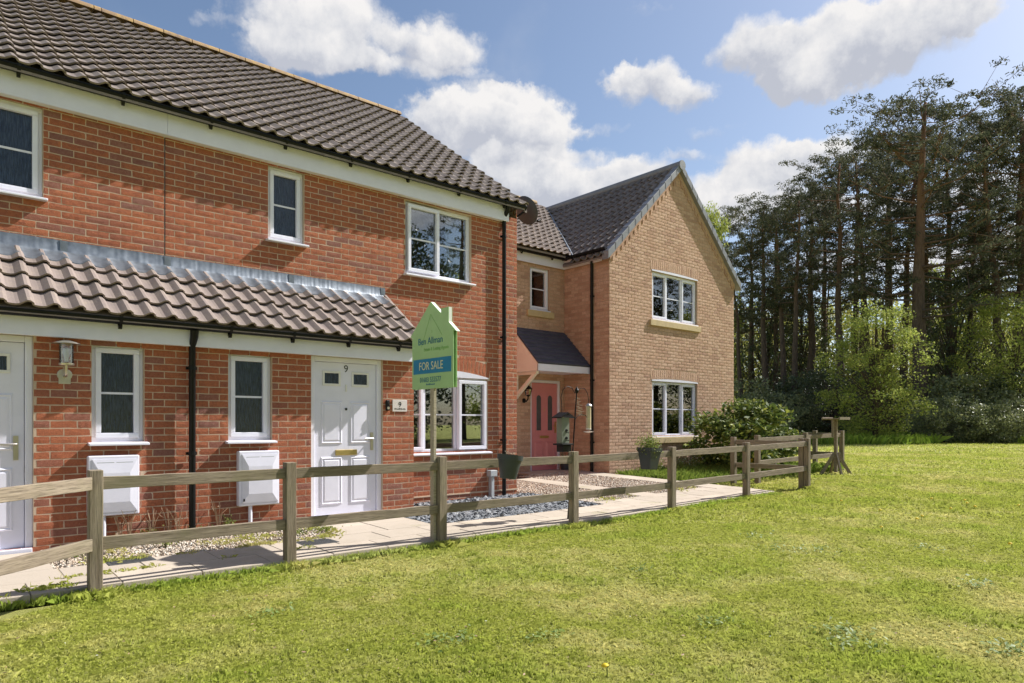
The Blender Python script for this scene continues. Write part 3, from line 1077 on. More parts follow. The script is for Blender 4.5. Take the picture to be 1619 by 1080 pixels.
def stones(name, boxes, per_m2, size, flat, mat, label, cat):
    T = np.array([(1, 0, 0), (-1, 0, 0), (0, 1, 0), (0, -1, 0), (0, 0, 1), (0, 0, -1), (.6, .6, .5), (-.6, .6, .45)], float)
    TF = np.array([(0, 2, 4), (2, 1, 4), (1, 3, 4), (3, 0, 4), (2, 0, 5), (1, 2, 5), (3, 1, 5), (0, 3, 5)])
    Pp = []
    for (xa, xb, ya, yb) in boxes:
        n = int((xb - xa) * (yb - ya) * per_m2)
        Pp.append(np.stack([rng.uniform(xa, xb, n), rng.uniform(ya, yb, n)], -1))
    Pp = np.concatenate(Pp)
    n = len(Pp)
    q = rand_rot(n)
    sc = rng.uniform(size[0], size[1], n)[:, None] * np.stack([rng.uniform(.7, 1.2, n), rng.uniform(.6, 1.0, n), np.full(n, flat)], -1)
    # tilt a little only when flat
    if flat < 0.35:
        ang = rng.uniform(0, 2 * np.pi, n); ca, sa = np.cos(ang), np.sin(ang); zt = rng.normal(0, .35, (n, 2))
        M = np.zeros((n, 3, 3)); M[:, 0, 0] = ca; M[:, 0, 1] = -sa; M[:, 1, 0] = sa; M[:, 1, 1] = ca; M[:, 2, 2] = 1; M[:, 2, 0] = zt[:, 0]; M[:, 2, 1] = zt[:, 1]
        M = M * sc[:, None, :]
    else:
        M = q * sc[:, None, :]
    z = plot_z(Pp[:, 0], Pp[:, 1]) + rng.uniform(-.008, .016, n)
    V, Fc = scatter(T, TF, M, np.column_stack([Pp, z]))
    o = bpy.data.objects.new(name, mesh_np(name, V, Fc, mat)); COL.objects.link(o)
    o['kind'] = 'stuff'; tag(o, label, cat)


stones('gravel', [(0.85, 3.46, 6.97, 7.88), (-3, -.35, 6.97, 7.88)], 1700, (.010, .022), .7, 'pale_stone', 'pale weedy gravel strip along the porch wall', 'gravel')
stones('gravel', [(7.86, 9.04, 7.2, 11.4), (9.53, 10.91, 7.26, 10.84)], 1300, (.012, .026), .7, 'pale_stone', 'pale pinkish gravel beds in front of the pink door', 'gravel')
stones('slate_chippings', [(4.76, 7.84, 6.97, 7.9), (5.07, 7.84, 7.9, 8.69)], 1250, (.022, .048), .25, 'slate_chip', 'blue grey slate chippings bed below the large window', 'slate chippings')

for (u, v, lab) in ((500, 860, 'dark square drain cover in the path nearest the white front door'), (205, 890, 'dark drain cover in gravel behind the leftmost fence bay')):
    d = 1.26 * F_PX / (v - V0); X, Y = ray_xy(u, d)
    t = thing('drain_cover', lab, 'drain cover', (X, Y, float(plot_z(X, Y))))
    z = float(plot_z(X, Y)) + 0.02
    m = MB(); m.box(X - .19, X + .19, Y - .15, Y + .15, z - .03, z); m.build('rim', 'drain_iron', t, bevel=.004)
    m = MB()
    for k in range(7): m.box(X - .16, X + .16, Y - .125 + k * .037, Y - .105 + k * .037, z, z + .004)
    m.build('cover', 'drain_iron', t)

# ================================================================== RED HOUSES
house9 = thing('brick_house', 'red brick house with white front door numbered 9 and tiled porch roof', 'house', (4.9, 8.7, 0.1), 'red brick houses')
houseL = thing('brick_house', 'red brick house cut off by the left edge, beyond the joint in the wall', 'house', (-0.7, 8.7, 0.1), 'red brick houses')
FU, FL = front(YU), front(YL)
ZB = 0.02
Z_EAVE = 4.668                    # underside of the main fascia
Z_PORCH = 2.151

P9 = Pieces('brick', 'bricks', BRICKS, 'red_brick')
PL_ = Pieces('brick', 'bricks', BRICKS, 'red_brick')
w1 = (-0.20, 0.962, 3.70, 4.66)
w2 = (3.365, 3.850, 3.70, 4.655)
w3 = (5.421, 6.647, 3.555, 4.64)
gw = (5.17, 6.984, 0.875, 2.045)
wall(house9, FU, XB, XE, ZB, Z_EAVE + .12, [w2, w3, gw], 'red_house_mortar', P9, 'main_wall', arches=[(5.12, 7.03, 2.06, 0.10, 0.215)], extra_cut=[(XB, 5.02, 0, 3.0)])
wall(houseL, FU, -3.5, XB - .012, ZB, Z_EAVE + .12, [w1], 'red_house_mortar', PL_, 'main_wall', extra_cut=[(-3.5, XB, 0, 3.0)])
door9 = (3.585, 4.574, 0.12, 2.155)
lw1 = (1.277, 1.749, 1.135, 2.13)
lw2 = (2.603, 3.100, 1.130, 2.13)
doorL = (-0.19, 0.797, 0.12, 2.155)
XBP = 2.21
wall(house9, FL, XBP, 5.053, ZB, Z_PORCH + .1, [lw2, door9], 'red_house_mortar', P9, 'porch_wall', phase=0.03)
wall(houseL, FL, -3.5, XBP, ZB, Z_PORCH + .1, [lw1, doorL], 'red_house_mortar', PL_, 'porch_wall', phase=0.03)
# porch end wall and gable end (bricks there too)
FE = Frame((5.053, 0, 0), (0, 1, 0), (1, 0, 0))
wall(house9, FE, YL, YU, ZB, Z_PORCH + .5, [], 'red_house_mortar', P9, 'porch_end_wall')
FGE = Frame((XE, 0, 0), (0, 1, 0), (1, 0, 0))
YRIDGE, ZRIDGE = 12.54, 7.86
slope = (ZRIDGE - 4.975) / (YRIDGE - 8.50)
wall(house9, FGE, YU, 16.4, ZB, 4.8, [], 'red_house_mortar', P9, 'gable_wall', top=lambda y: 4.975 + slope * (YRIDGE - 8.50 - abs(y - YRIDGE)) - .12)
m = MB(); m.box(XB, XE - .02, 16.2, 16.4, 0, 4.9); m.build('rear_wall', 'red_brick', house9)
m = MB(); m.box(-3.5, XB - .01, 16.2, 16.4, 0, 4.9); m.build('rear_wall', 'red_brick', houseL)
m = MB(); m.box(-3.5, -3.3, 8.75, 16.2, 0, 4.9); m.build('end_wall', 'red_brick', houseL)
P9.finish(); PL_.finish()
# movement joint
m = MB(); m.fbox(FU, XB - .011, XB - .001, 3.1, Z_EAVE, -.012, .001); m.build('movement_joint', 'ink', houseL)

# windows
window(houseL, FU, *w1, [(1, True), (1, True)], 'obscure_glass', room=False)
window(house9, FU, *w2, [(1, True)], 'obscure_glass', room=False)
window(house9, FU, *w3, [(1, True), (1, False)], 'clear_glass', opened=0, curtain=[(6.30, 6.62)])
window(house9, FU, *gw, [(1, True), (1, False), (1, True)], 'clear_glass', opened=2, curtain=[(5.2, 5.4)])
window(houseL, FL, *lw1, [(1, True)], 'obscure_glass', room=False)
window(house9, FL, *lw2, [(1, True)], 'obscure_glass', room=False)
# curved white head over the big window
m = MB()
n = 14
arc = [(gw[0] - .01 + (gw[1] - gw[0] + .02) * i / n) for i in range(n + 1)]
xm, hw = (gw[0] + gw[1]) / 2, (gw[1] - gw[0]) / 2
poly = [(x, 2.058 + 0.10 * (1 - ((x - xm) / (hw + .04)) ** 2)) for x in arc] + [(arc[-1], 2.046), (arc[0], 2.046)]
m.prism(poly, lambda a, b, d: FU.p(a, b, d), -.05, .012)
m.build('window_head', 'white_paint', house9)


def panel_door(parent, F, box, mat, number, style):
    x0, x1, z0, z1 = box
    fw = 0.062
    m = MB()
    m.fbox(F, x0, x0 + fw, z0, z1, -.12, -.035); m.fbox(F, x1 - fw, x1, z0, z1, -.12, -.035); m.fbox(F, x0 + fw, x1 - fw, z1 - fw, z1, -.12, -.035)
    m.build('door_frame', 'white_plastic', parent, bevel=.006)
    m = MB(); m.fbox(F, x0 + .01, x1 - .01, z0 - .03, z0 + .022, -.12, .03); m.build('threshold', 'white_plastic' if style == 'white' else 'light_grey_plastic', parent, bevel=.006)
    a, b, c, e = x0 + fw + .004, x1 - fw - .004, z0 + .026, z1 - fw - .004
    m = MB(); m.fbox(F, a, b, c, e, -.10, -.062)
    d = m.build('front_door', mat, parent, bevel=.004)
    W, H = b - a, e - c

    def raised(xa, xb, za, zb, arch=0.0):
        for k, (ins, d0, d1) in enumerate(((0, -.0622, -.055), (.022, -.0552, -.0605))):
            pass
        q = MB()
        o = [(xa, za), (xb, za), (xb, zb), (xa, zb)]
        i1 = [(xa + .018, za + .018), (xb - .018, za + .018), (xb - .018, zb - .018), (xa + .018, zb - .018)]
        i2 = [(xa + .030, za + .030), (xb - .030, za + .030), (xb - .030, zb - .030), (xa + .030, zb - .030)]
        i3 = [(xa + .052, za + .052), (xb - .052, za + .052), (xb - .052, zb - .052), (xa + .052, zb - .052)]
        vs = [F.p(x, z, dd) for ring, dd in ((o, -.0618), (i1, -.050), (i2, -.0600), (i3, -.051)) for x, z in ring]
        fs = []
        for r_ in range(3):
            for k in range(4): fs.append((r_ * 4 + k, r_ * 4 + (k + 1) % 4, r_ * 4 + 4 + (k + 1) % 4, r_ * 4 + 4 + k))
        fs.append((12, 13, 14, 15))
        q.add(vs, fs); q.build('door_panel', mat, d, recalc=False)

    def pane(xa, xb, za, zb, frame_mat, round_top=False):
        q = MB()
        if not round_top:
            t = .028
            q.fbox(F, xa - t, xb + t, za - t, za, -.062, -.05); q.fbox(F, xa - t, xb + t, zb, zb + t, -.062, -.05)
            q.fbox(F, xa - t, xa, za, zb, -.062, -.05); q.fbox(F, xb, xb + t, za, zb, -.062, -.05)
            q.build('pane_frame', frame_mat, d, bevel=.004)
            g = MB(); g.fbox(F, xa, xb, za, zb, -.0618, -.058); g.build('pane', 'obscure_glass', d)
        else:
            r_ = (xb - xa) / 2; xm_ = (xa + xb) / 2
            def outl(t): return [(xa - t, za - t), (xb + t, za - t)] + [(xm_ + (r_ + t) * math.cos(math.pi * k / 10), zb - r_ + (r_ + t) * math.sin(math.pi * k / 10)) for k in range(11)]
            A_, B_ = outl(.03), outl(0)
            nn = len(A_)
            vs = [F.p(x, z, dd) for ring, dd in ((A_, -.0615), (A_, -.052), (B_, -.050), (B_, -.0615)) for x, z in ring]
            fs = [(r2 * nn + k, r2 * nn + (k + 1) % nn, (r2 + 1) * nn + (k + 1) % nn, (r2 + 1) * nn + k) for r2 in range(3) for k in range(nn)]
            q.add(vs, fs); q.build('pane_frame', frame_mat, d, recalc=False)
            g = MB(); g.prism(B_, lambda x, z, dd: F.p(x, z, dd), -.0618, -.059); g.build('pane', 'grey_pane', d)
    mid = (a + b) / 2
    if style == 'white':
        for s in (-1, 1):
            xc = mid + s * W * .232
            raised(xc - .145, xc + .145, c + .16, c + .76)
            raised(xc - .145, xc + .145, c + .92, c + 1.46)
            pane(xc - .095, xc + .095, e - .265, e - .135, 'cream_soffit')
        m = MB(); m.fbox(F, mid - .15, mid + .15, c + .775, c + .845, -.0625, -.046); m.build('letterbox', 'brass', d, bevel=.006)
        m = MB(); m.fbox(F, b - .085, b - .045, c + .83, c + 1.06, -.062, -.050); m.tube([F.p(b - .065, c + .98, -.05), F.p(b - .065, c + .98, -.012), F.p(b - .09, c + .98, -.005), F.p(b - .19, c + .98, -.005)], .010, 8)
        m.build('handle', 'steel', d, smooth=True)
        m = MB(); m.tube([F.p(mid, c + 1.36, -.064), F.p(mid, c + 1.36, -.052)], .016, 12); m.build('spyhole', 'ink', d)
        m = MB(); m.fbox(F, mid - .012, mid + .012, e - .36, e - .27, -.062, -.048); m.build('knocker', 'cream_soffit', d, bevel=.005)
        if number: put_text('door9', F, mid, e - .075, -.0605, d, name='door_number')
    else:
        for s in (-1, 1):
            xc = mid + s * W * .215
            pane(xc - .075, xc + .075, c + .92, e - .28, mat, True)
            raised(xc - .13, xc + .13, c + .10, c + .66)
        m = MB(); m.fbox(F, mid - .14, mid + .14, c + .74, c + .80, -.0625, -.048); m.build('letterbox', 'brass', d, bevel=.005)
        m = MB(); m.fbox(F, b - .08, b - .04, c + .86, c + 1.12, -.062, -.050); m.tube([F.p(b - .06, c + 1.02, -.05), F.p(b - .06, c + 1.02, -.01), F.p(b - .18, c + 1.02, -.005)], .010, 8)
        m.build('handle', 'brass', d, smooth=True)
        put_text('pink3', F, mid, e - .62, -.0605, d, name='door_number')
    return d


plain('grey_pane', (0.085, 0.095, 0.10), 0.18, var=0.2)
plain('ivory_paint', (0.84, 0.78, 0.73), 0.5, var=0.03)
panel_door(house9, FL, door9, 'white_paint', True, 'white')
panel_door(houseL, FL, doorL, 'white_paint', False, 'white')

# fascias, soffits and gutters
for (par, xa, xb) in ((houseL, -3.5, XB), (house9, XB, 7.36)):
    m = MB(); m.box(xa + .001, xb - .001, YU - .10, YU - .08, Z_EAVE, Z_EAVE + .27); m.build('fascia', 'white_paint', par, bevel=.003)
    m = MB(); m.box(xa, xb, YU - .08, YU + .02, Z_EAVE + .004, Z_EAVE + .016); m.build('soffit', 'cream_soffit', par)
for (par, xa, xb, nb) in ((houseL, -3.5, XB, 6), (house9, XB, 7.665, 6)):
    gutter(par, (xa, YU - .158, 4.95), (xb, YU - .158, 4.95), (0, -1, 0), brackets=nb)
for (par, xa, xb) in ((houseL, -3.5, 2.21), (house9, 2.21, 5.075)):
    m = MB(); m.box(xa + .001, xb - .001, YL - .10, YL - .08, Z_PORCH, Z_PORCH + .21); m.build('fascia', 'white_paint', par, bevel=.003)
    m = MB(); m.box(xa, xb, YL - .08, YL + .02, Z_PORCH + .004, Z_PORCH + .016); m.build('soffit', 'cream_soffit', par)
    gutter(par, (xa, YL - .160, 2.372), (xb, YL - .160, 2.372), (0, -1, 0), brackets=4)
m = MB(); m.box(5.053, 5.075, YL - .10, YU, Z_PORCH, Z_PORCH + .2); m.build('porch_end_board', 'white_paint', house9)
downpipe(houseL, 2.20, YL - .075, 0.08, 2.32, 0, -2.8, (1.0, 1.92))
downpipe(house9, 7.29, YU - .055, 0.08, 4.90, 0, -3.4, (1.05, 2.75, 4.42))

# main roof
sl = Vector((0, 1, slope)).normalized()
ang = math.atan(slope)
nrm = Vector((0, -math.sin(ang), math.cos(ang)))
for (par, xa, ncol, lab) in ((house9, XB, 27, '9'), (houseL, XB - 27 * .2039, 27, 'L')):
    xb = xa + ncol * .2039
    e0 = Vector((0, 8.50, 4.975))
    m = MB()
    for (za, zb_) in ((-.09, -.03),):
        m.hexa([(xa, e0.y, e0.z + za), (xb, e0.y, e0.z + za), (xb, YRIDGE, ZRIDGE + za), (xa, YRIDGE, ZRIDGE + za), (xa, e0.y, e0.z + zb_), (xb, e0.y, e0.z + zb_), (xb, YRIDGE, ZRIDGE + zb_), (xa, YRIDGE, ZRIDGE + zb_)])
        m.hexa([(xa, YRIDGE, ZRIDGE + za), (xb, YRIDGE, ZRIDGE + za), (xb, 16.7, e0.z + za), (xa, 16.7, e0.z + za), (xa, YRIDGE, ZRIDGE + zb_ - .001), (xb, YRIDGE, ZRIDGE + zb_ - .001), (xb, 16.7, e0.z + zb_), (xa, 16.7, e0.z + zb_)])
    roof = m.build('roof', 'brown_pantile', par)
    P = Pieces('roof_tile', 'roof_tiles', TILES, 'brown_pantile')
    nrow = 17
    L_ = math.hypot(YRIDGE - 8.50, ZRIDGE - 4.975)
    tile_roof(roof, P, (xa, e0.y - .02, e0.z - .02), (1, 0, 0), sl, ncol, nrow, W=.2039, gauge=(L_ - .1) / nrow)
    P.finish()
    x = xa
    while x < xb - .05:
        ln = min(.45, xb - x)
        m = MB()
        n = 8
        vs = [(xx, YRIDGE + .13 * math.cos(math.pi * k / n), ZRIDGE - .02 + .105 * math.sin(math.pi * k / n) + random.uniform(-.003, .003)) for xx in (x, x + ln - .012) for k in range(n + 1)]
        m.add(vs, [(k, k + 1, n + 2 + k, n + 1 + k) for k in range(n)])
        m.add([vs[k] for k in range(n + 1)], [tuple(range(n + 1))]); m.add([vs[n + 1 + k] for k in range(n + 1)], [tuple(range(n, -1, -1))])
        m.build('ridge_tile', 'ridge_clay', roof, smooth=True, recalc=False)
        x += ln
    if lab == '9':
        m = MB(); m.hexa([(xb - .03, e0.y, e0.z - .12), (xb + .012, e0.y, e0.z - .12), (xb + .012, YRIDGE, ZRIDGE - .12), (xb - .03, YRIDGE, ZRIDGE - .12),
                          (xb - .03, e0.y, e0.z + .015), (xb + .012, e0.y, e0.z + .015), (xb + .012, YRIDGE, ZRIDGE + .015), (xb - .03, YRIDGE, ZRIDGE + .015)])
        m.build('verge', 'brown_pantile', roof)

# porch roof and lead flashing
pe = Vector((0, 7.69, 2.405)); psl = 0.73
sl2 = Vector((0, 1, psl)).normalized()
for (par, xa, ncol) in ((house9, 2.205, 14), (houseL, 2.205 - 27 * .2046, 27)):
    xb = xa + ncol * .2046
    zt = pe.z + psl * (YU - pe.y)
    m = MB(); m.hexa([(xa, pe.y, pe.z - .07), (xb, pe.y, pe.z - .07), (xb, YU - .003, zt - .07), (xa, YU - .003, zt - .07), (xa, pe.y, pe.z - .02), (xb, pe.y, pe.z - .02), (xb, YU - .003, zt - .02), (xa, YU - .003, zt - .02)])
    roof = m.build('porch_roof', 'porch_pantile', par)
    P = Pieces('porch_tile', 'porch_tiles', [pantile(W=.2046, seed=20 + s, amp=.024) for s in range(4)], 'porch_pantile')
    tile_roof(roof, P, (xa, pe.y - .015, pe.z - .012), (1, 0, 0), sl2, ncol, 4, W=.2046, gauge=.305)
    P.finish()
    # flashing: upstand on the wall in lapped lengths, apron dressed over the tiles
    x = xa
    while x < xb - .02:
        ln = min(1.5, xb - x)
        m = MB(); nx = int(ln / .017) + 2
        vs = []
        for i in range(nx + 1):
            xx = x + ln * i / nx
            ph = ((xx - xa) / .2046) % 1.0
            wv = .024 * (math.cos(2 * math.pi * (ph - .80)) + .25 * math.cos(4 * math.pi * (ph - .8)))
            j1 = random.uniform(-.002, .002)
            yq = YU - .20 + .012 * math.sin(xx * 7)
            vs += [(xx, YU - .008 + j1, 3.285), (xx, YU - .012 + j1, 3.175), (xx, YU - .03, 3.150), (xx, yq, pe.z + psl * (yq - pe.y) + .042 + wv * 1.05), (xx, yq, pe.z + psl * (yq - pe.y) + .030 + wv)]
        m.add(vs, [(5 * i + k, 5 * i + 5 + k, 5 * i + 6 + k, 5 * i + 1 + k) for i in range(nx) for k in range(4)])
        m.build('flashing', 'lead', roof, smooth=True, recalc=False)
        m = MB(); m.box(x + ln - .07, x + ln, YU - .016, YU - .010, 3.16, 3.284); m.build('flashing_lap', 'lead', roof)
        x += ln
    if par is house9:
        m = MB()
        for (h0, h1, dx0, dx1) in ((-.10, .052, -.02, .03),):
            m.hexa([(xb + dx0, pe.y - .01, pe.z + h0), (xb + dx1, pe.y - .01, pe.z + h0), (xb + dx1, YU - .002, zt + h0), (xb + dx0, YU - .002, zt + h0),
                    (xb + dx0, pe.y - .01, pe.z + h1), (xb + dx1, pe.y - .01, pe.z + h1), (xb + dx1, YU - .002, zt + h1), (xb + dx0, YU - .002, zt + h1)])
        m.build('verge', 'porch_pantile', roof, bevel=.01)

meter_box(1.233, 1.690, .395, 1.000, YL, 'white meter cabinet under the window, left of the downpipe')
meter_box(2.693, 3.160, .385, 1.010, YL, 'white meter cabinet under the window between downpipe and front door')

# pipe boxing beside the downpipe, damp-proof strip
gx, gz0 = on_y(776, 753, YU - .03)
t = thing('vent_cowl', 'small grey vent pipe with square cap below the large window', 'vent', (gx, YU - .05, .1))
m = MB(); m.box(gx - .03, gx + .03, YU - .085, YU - .005, .08, gz0); m.build('pipe', 'light_grey_plastic', t, bevel=.006)
m = MB(); m.box(gx - .07, gx + .07, YU - .115, YU - .003, gz0, gz0 + .1); m.build('cap', 'light_grey_plastic', t, bevel=.008)
m = MB(); m.box(5.06, XE + .004, YU - .012, YU + .004, .205, .222); m.build('damp_course', 'red_house_mortar', house9)

# wall lamp by the left door
lx, lz = on_y(102, 600, YL)
t = thing('wall_lamp', 'stainless steel lantern wall lamp beside the left white door', 'wall lamp', (lx, YL, lz), local=True)
m = MB(); m.prism([(.065 * math.cos(2 * math.pi * k / 14) * (1 if k > 0 else 1), .045 + .06 * math.sin(2 * math.pi * k / 14)) for k in range(14)], lambda a, b, d: Vector((a, -d, b)), -.002, .012); m.box(-.05, .05, -.0121, -.0021, -.045, .02); m.build('backplate', 'steel', t, bevel=.003)
m = MB(); m.tube([(0, -.012, .03), (0, -.085, .03), (0, -.11, .05), (0, -.115, .14)], .013, 10); m.build('arm', 'steel', t, smooth=True)
T_ = Matrix.Translation((0, -.115, 0))
m = MB(); m.lathe([(.0, .13), (.062, .13), (.066, .137), (.066, .15), (.0, .15)], T_, 18); m.build('cup', 'steel', t, smooth=True)
m = MB(); m.lathe([(.062, .150), (.062, .345)], T_, 20); m.build('glass', 'thin_glass', t, smooth=True)
m = MB(); m.lathe([(.0, .375), (.03, .372), (.085, .355), (.118, .342), (.118, .337), (.0, .345)], T_, 22); m.build('cap', 'steel', t, smooth=True)
m = MB(); m.lathe([(.0, .16), (.018, .165), (.02, .2), (.036, .25), (.03, .29), (.0, .305)], T_, 12); m.build('bulb', 'white_plastic', t, smooth=True)

# door bell and number plate
bx, bz = on_y(612, 641, YL)
t = thing('doorbell', 'small black video doorbell right of the white front door', 'doorbell', (bx, YL, bz), local=True)
m = MB(); m.box(-.028, .028, -.032, .004, -.07, .07); m.build('body', 'black_plastic', t, bevel=.012)
m = MB(); m.lathe([(0, .0), (.019, .0), (.019, .005), (0, .005)], Matrix.Translation((0, -.0325, -.035)) @ Matrix.Rotation(R(90), 4, 'X'), 16); m.build('button', 'steel', t)
m = MB(); m.lathe([(0, .0), (.013, .0), (.013, .004), (0, .004)], Matrix.Translation((0, -.0325, .035)) @ Matrix.Rotation(R(90), 4, 'X'), 16); m.build('lens', 'ink', t)
px0, pz0 = on_y(620, 632, YL); px1, pz1 = on_y(643, 651, YL)
t = thing('house_number_plate', 'pale house number plate reading 9 on the brick pier', 'number plate', (px0, YL, pz1))
m = MB(); m.fbox(FL, px0, px1, pz1, pz0, .004, .012); pl_ = m.build('plate', 'plate', t, bevel=.003)
put_text('plate9', FL, (px0 + px1) / 2, pz0 - .065, .0135, pl_, name='number')
m = MB(); x = px0 + .03
while x < px1 - .035:
    w_ = random.uniform(.006, .014); m.fbox(FL, x, x + w_, pz1 + .025, pz1 + .025 + random.choice((.016, .022)), .0122, .0128); x += w_ + .006
m.build('small_print', 'ink', pl_)

# satellite dish on the gable end
dx, dy, dz = 8.10, 9.0, 5.10
t = thing('satellite_dish', 'dark grey satellite dish behind the corner of the red brick house', 'satellite dish', (XE, dy + .1, dz - .25))
Md = Matrix.Translation((dx, dy, dz)) @ Vector((0.85, .05, .5)).to_track_quat('Z', 'Y').to_matrix().to_4x4()
m = MB(); m.lathe([(0.0, -.045), (.08, -.042), (.16, -.025), (.255, .0), (.258, .004), (.16, -.020), (.08, -.037), (.0, -.040)], Md, 26); m.build('reflector', 'dish_grey', t, smooth=True)
m = MB(); m.tube([Md @ Vector((0, 0, -.04)), Vector((dx - .12, dy + .08, dz - .1)), Vector((XE + .01, dy + .1, dz - .22))], .018, 8); m.build('bracket', 'black_metal', t, smooth=True)
m = MB(); m.tube([Md @ Vector((0, -.2, -.01)), Md @ Vector((0, -.26, .2))], .010, 6); m.lathe([(.0, 0), (.025, 0), (.025, .07), (0, .07)], Md @ Matrix.Translation((0, -.26, .19)), 10); m.build('feed_arm', 'black_metal', t)

# ================================================================== YELLOW HOUSE
houseY = thing('brick_house', 'buff yellow brick house with front gable and pink front door', 'house', (12.8, 10.1, .2))
FG, FD = front(YG), front(YD)
FS = Frame((XG, 0, 0), (0, 1, 0), (-1, 0, 0))
XR = 16.556; XM = 14.03
ZG_E, ZG_A = 5.13, 7.57
gs = (ZG_A - ZG_E) / (XM - XG)
PY = Pieces('brick', 'bricks', [(V * np.array([.985, .97, 1]) + np.array([0, 0, .0035]), Fc) for V, Fc in BRICKS], 'buff_brick')
yu = (13.023, 14.85, 3.80, 4.93)
yg = (13.023, 14.85, 1.02, 2.33)
wall(houseY, FG, XG, XR, .1, ZG_E - .0, [yu, yg], 'buff_house_mortar', PY, 'gable_wall', top=lambda x: ZG_A - gs * abs(x - XM),
     arches=[(12.95, 14.93, 4.962, .035, .215), (12.95, 14.93, 2.362, .045, .215)])
wall(houseY, FS, YG, YD, .1, 5.2, [], 'buff_house_mortar', PY, 'side_wall', phase=.06)
ydoor = (10.424, 11.385, .22, 2.325)
yw = (10.405, 11.01, 3.92, 4.90)
wall(houseY, FD, 8.62, XG, .1, 5.2, [ydoor, yw], 'buff_house_mortar', PY, 'door_wall')
PY.finish()
m = MB(); m.box(XR - .2, XR, YG + .02, 18.6, 0, 5.0); m.box(8.62, 8.8, YD + .02, 18.6, 0, 5.0); m.box(8.8, XR - .2, 18.4, 18.6, 0, 5.0)
m.build('outer_wall', 'buff_brick', houseY)
window(houseY, FG, *yu, [(1, True), (1, False), (1, True)], 'clear_glass', sill='stone', curtain=[(14.5, 14.8)])
window(houseY, FG, *yg, [(1, True), (1, False), (1, True)], 'clear_glass', sill='stone')
window(houseY, FD, *yw, [(1, True)], 'clear_glass', sill='stone', curtain=[(10.42, 10.99)])
for (zt_, ri) in ((4.932, .030), (2.332, .035)):
    m = MB(); n = 14
    arc = [13.0 + (14.87 - 13.0) * i / n for i in range(n + 1)]
    poly = [(x, zt_ + .024 + ri * (1 - ((x - 13.935) / .99) ** 2)) for x in arc] + [(arc[-1], zt_), (arc[0], zt_)]
    m.prism(poly, lambda a, b, d: FG.p(a, b, d), -.05, .016); m.build('window_head', 'white_paint', houseY)
panel_door(houseY, FD, ydoor, 'pink_paint', False, 'pink')

# fascia, gutters and pipe of the yellow house
m = MB(); m.box(8.62, XG - .02, YD - .06, YD - .04, 4.95, 5.17); m.build('fascia', 'white_paint', houseY)
m = MB(); m.box(XG - .06, XG - .04, YG + .18, YD - .062, 4.95, 5.17); m.build('fascia', 'white_paint', houseY)
gutter(houseY, (8.62, YD - .13, 5.195), (XG - .05, YD - .13, 5.195), (0, -1, 0), brackets=3)
gutter(houseY, (XG - .13, YG - .02, 5.195), (XG - .13, YD - .08, 5.195), (-1, 0, 0), brackets=2)
dpY, _ = on_x(938, 500, XG)
downpipe(houseY, XG - .055, dpY, .2, 5.17, -1, 0, (.9, 2.3, 4.2))

# main roof of the yellow house, cut by the valley
msl = .698
def z_main(y): return 5.24 + msl * (y - 11.20)
def z_gab(x): return ZG_A + .09 - gs * abs(x - XM)
m = MB()
Yr = 14.95
m.hexa([(8.5, 11.2, 5.17), (XR, 11.2, 5.17), (XR, Yr, z_main(Yr) - .07), (8.5, Yr, z_main(Yr) - .07), (8.5, 11.2, 5.21), (XR, 11.2, 5.21), (XR, Yr, z_main(Yr) - .03), (8.5, Yr, z_main(Yr) - .03)])
m.hexa([(8.5, Yr, z_main(Yr) - .07), (XR, Yr, z_main(Yr) - .07), (XR, 18.8, 5.15), (8.5, 18.8, 5.15), (8.5, Yr, z_main(Yr) - .031), (XR, Yr, z_main(Yr) - .031), (XR, 18.8, 5.2), (8.5, 18.8, 5.2)])
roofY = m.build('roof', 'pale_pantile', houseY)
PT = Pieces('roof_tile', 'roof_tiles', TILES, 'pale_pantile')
slm = Vector((0, 1, msl)).normalized()
tile_roof(roofY, PT, (8.5, 11.17, 5.225), (1, 0, 0), slm, 28, 15, gauge=.302, keep=lambda p: z_gab(p.x) < z_main(p.y) + .02 and p.x < XM)
PT.finish()
m = MB(); m.tube([(8.5, Yr, z_main(Yr) + .02), (XM - .2, Yr, z_main(Yr) + .02)], .09, 10); m.build('ridge', 'ridge_clay', roofY, smooth=True)
m = MB()
for s in (-1, 1):
    xe = XM + s * (XM - XG + .16)
    def q(y, x, dz): return (x, y, z_gab(x) - .06 + dz)
    m.hexa([q(YG - .03, xe, -.04), q(YG - .03, XM, -.04), q(14.7, XM, -.04), q(14.7 if s > 0 else 11.3, xe, -.04), q(YG - .03, xe, 0), q(YG - .03, XM, 0), q(14.7, XM, 0), q(14.7 if s > 0 else 11.3, xe, 0)])
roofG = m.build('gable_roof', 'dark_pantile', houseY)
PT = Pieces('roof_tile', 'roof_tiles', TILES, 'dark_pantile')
slg = Vector((1, 0, gs)).normalized()
xe = XG - .17
Lg = math.hypot(XM - xe, gs * (XM - xe))
# deeper-profiled tiles on the gable
PT.T = [pantile(seed=40 + q, amp=.030) for q in range(5)]
tile_roof(roofG, PT, (xe, YG + .02 + 23 * .205, z_gab(xe) - .045), (0, -1, 0), slg, 23, 12, gauge=(Lg - .05) / 12, keep=lambda p: z_gab(p.x) > z_main(p.y) - .02)
slg2 = Vector((-1, 0, gs)).normalized()
tile_roof(roofG, PT, (2 * XM - xe, YG + .02, z_gab(xe) - .045), (0, 1, 0), slg2, 23, 12, gauge=(Lg - .05) / 12)
PT.finish()
m = MB(); m.tube([(XM, YG - .10, ZG_A + .075), (XM, 14.75, ZG_A + .075)], .10, 12); m.build('ridge', 'verge_plastic', roofG, smooth=True)
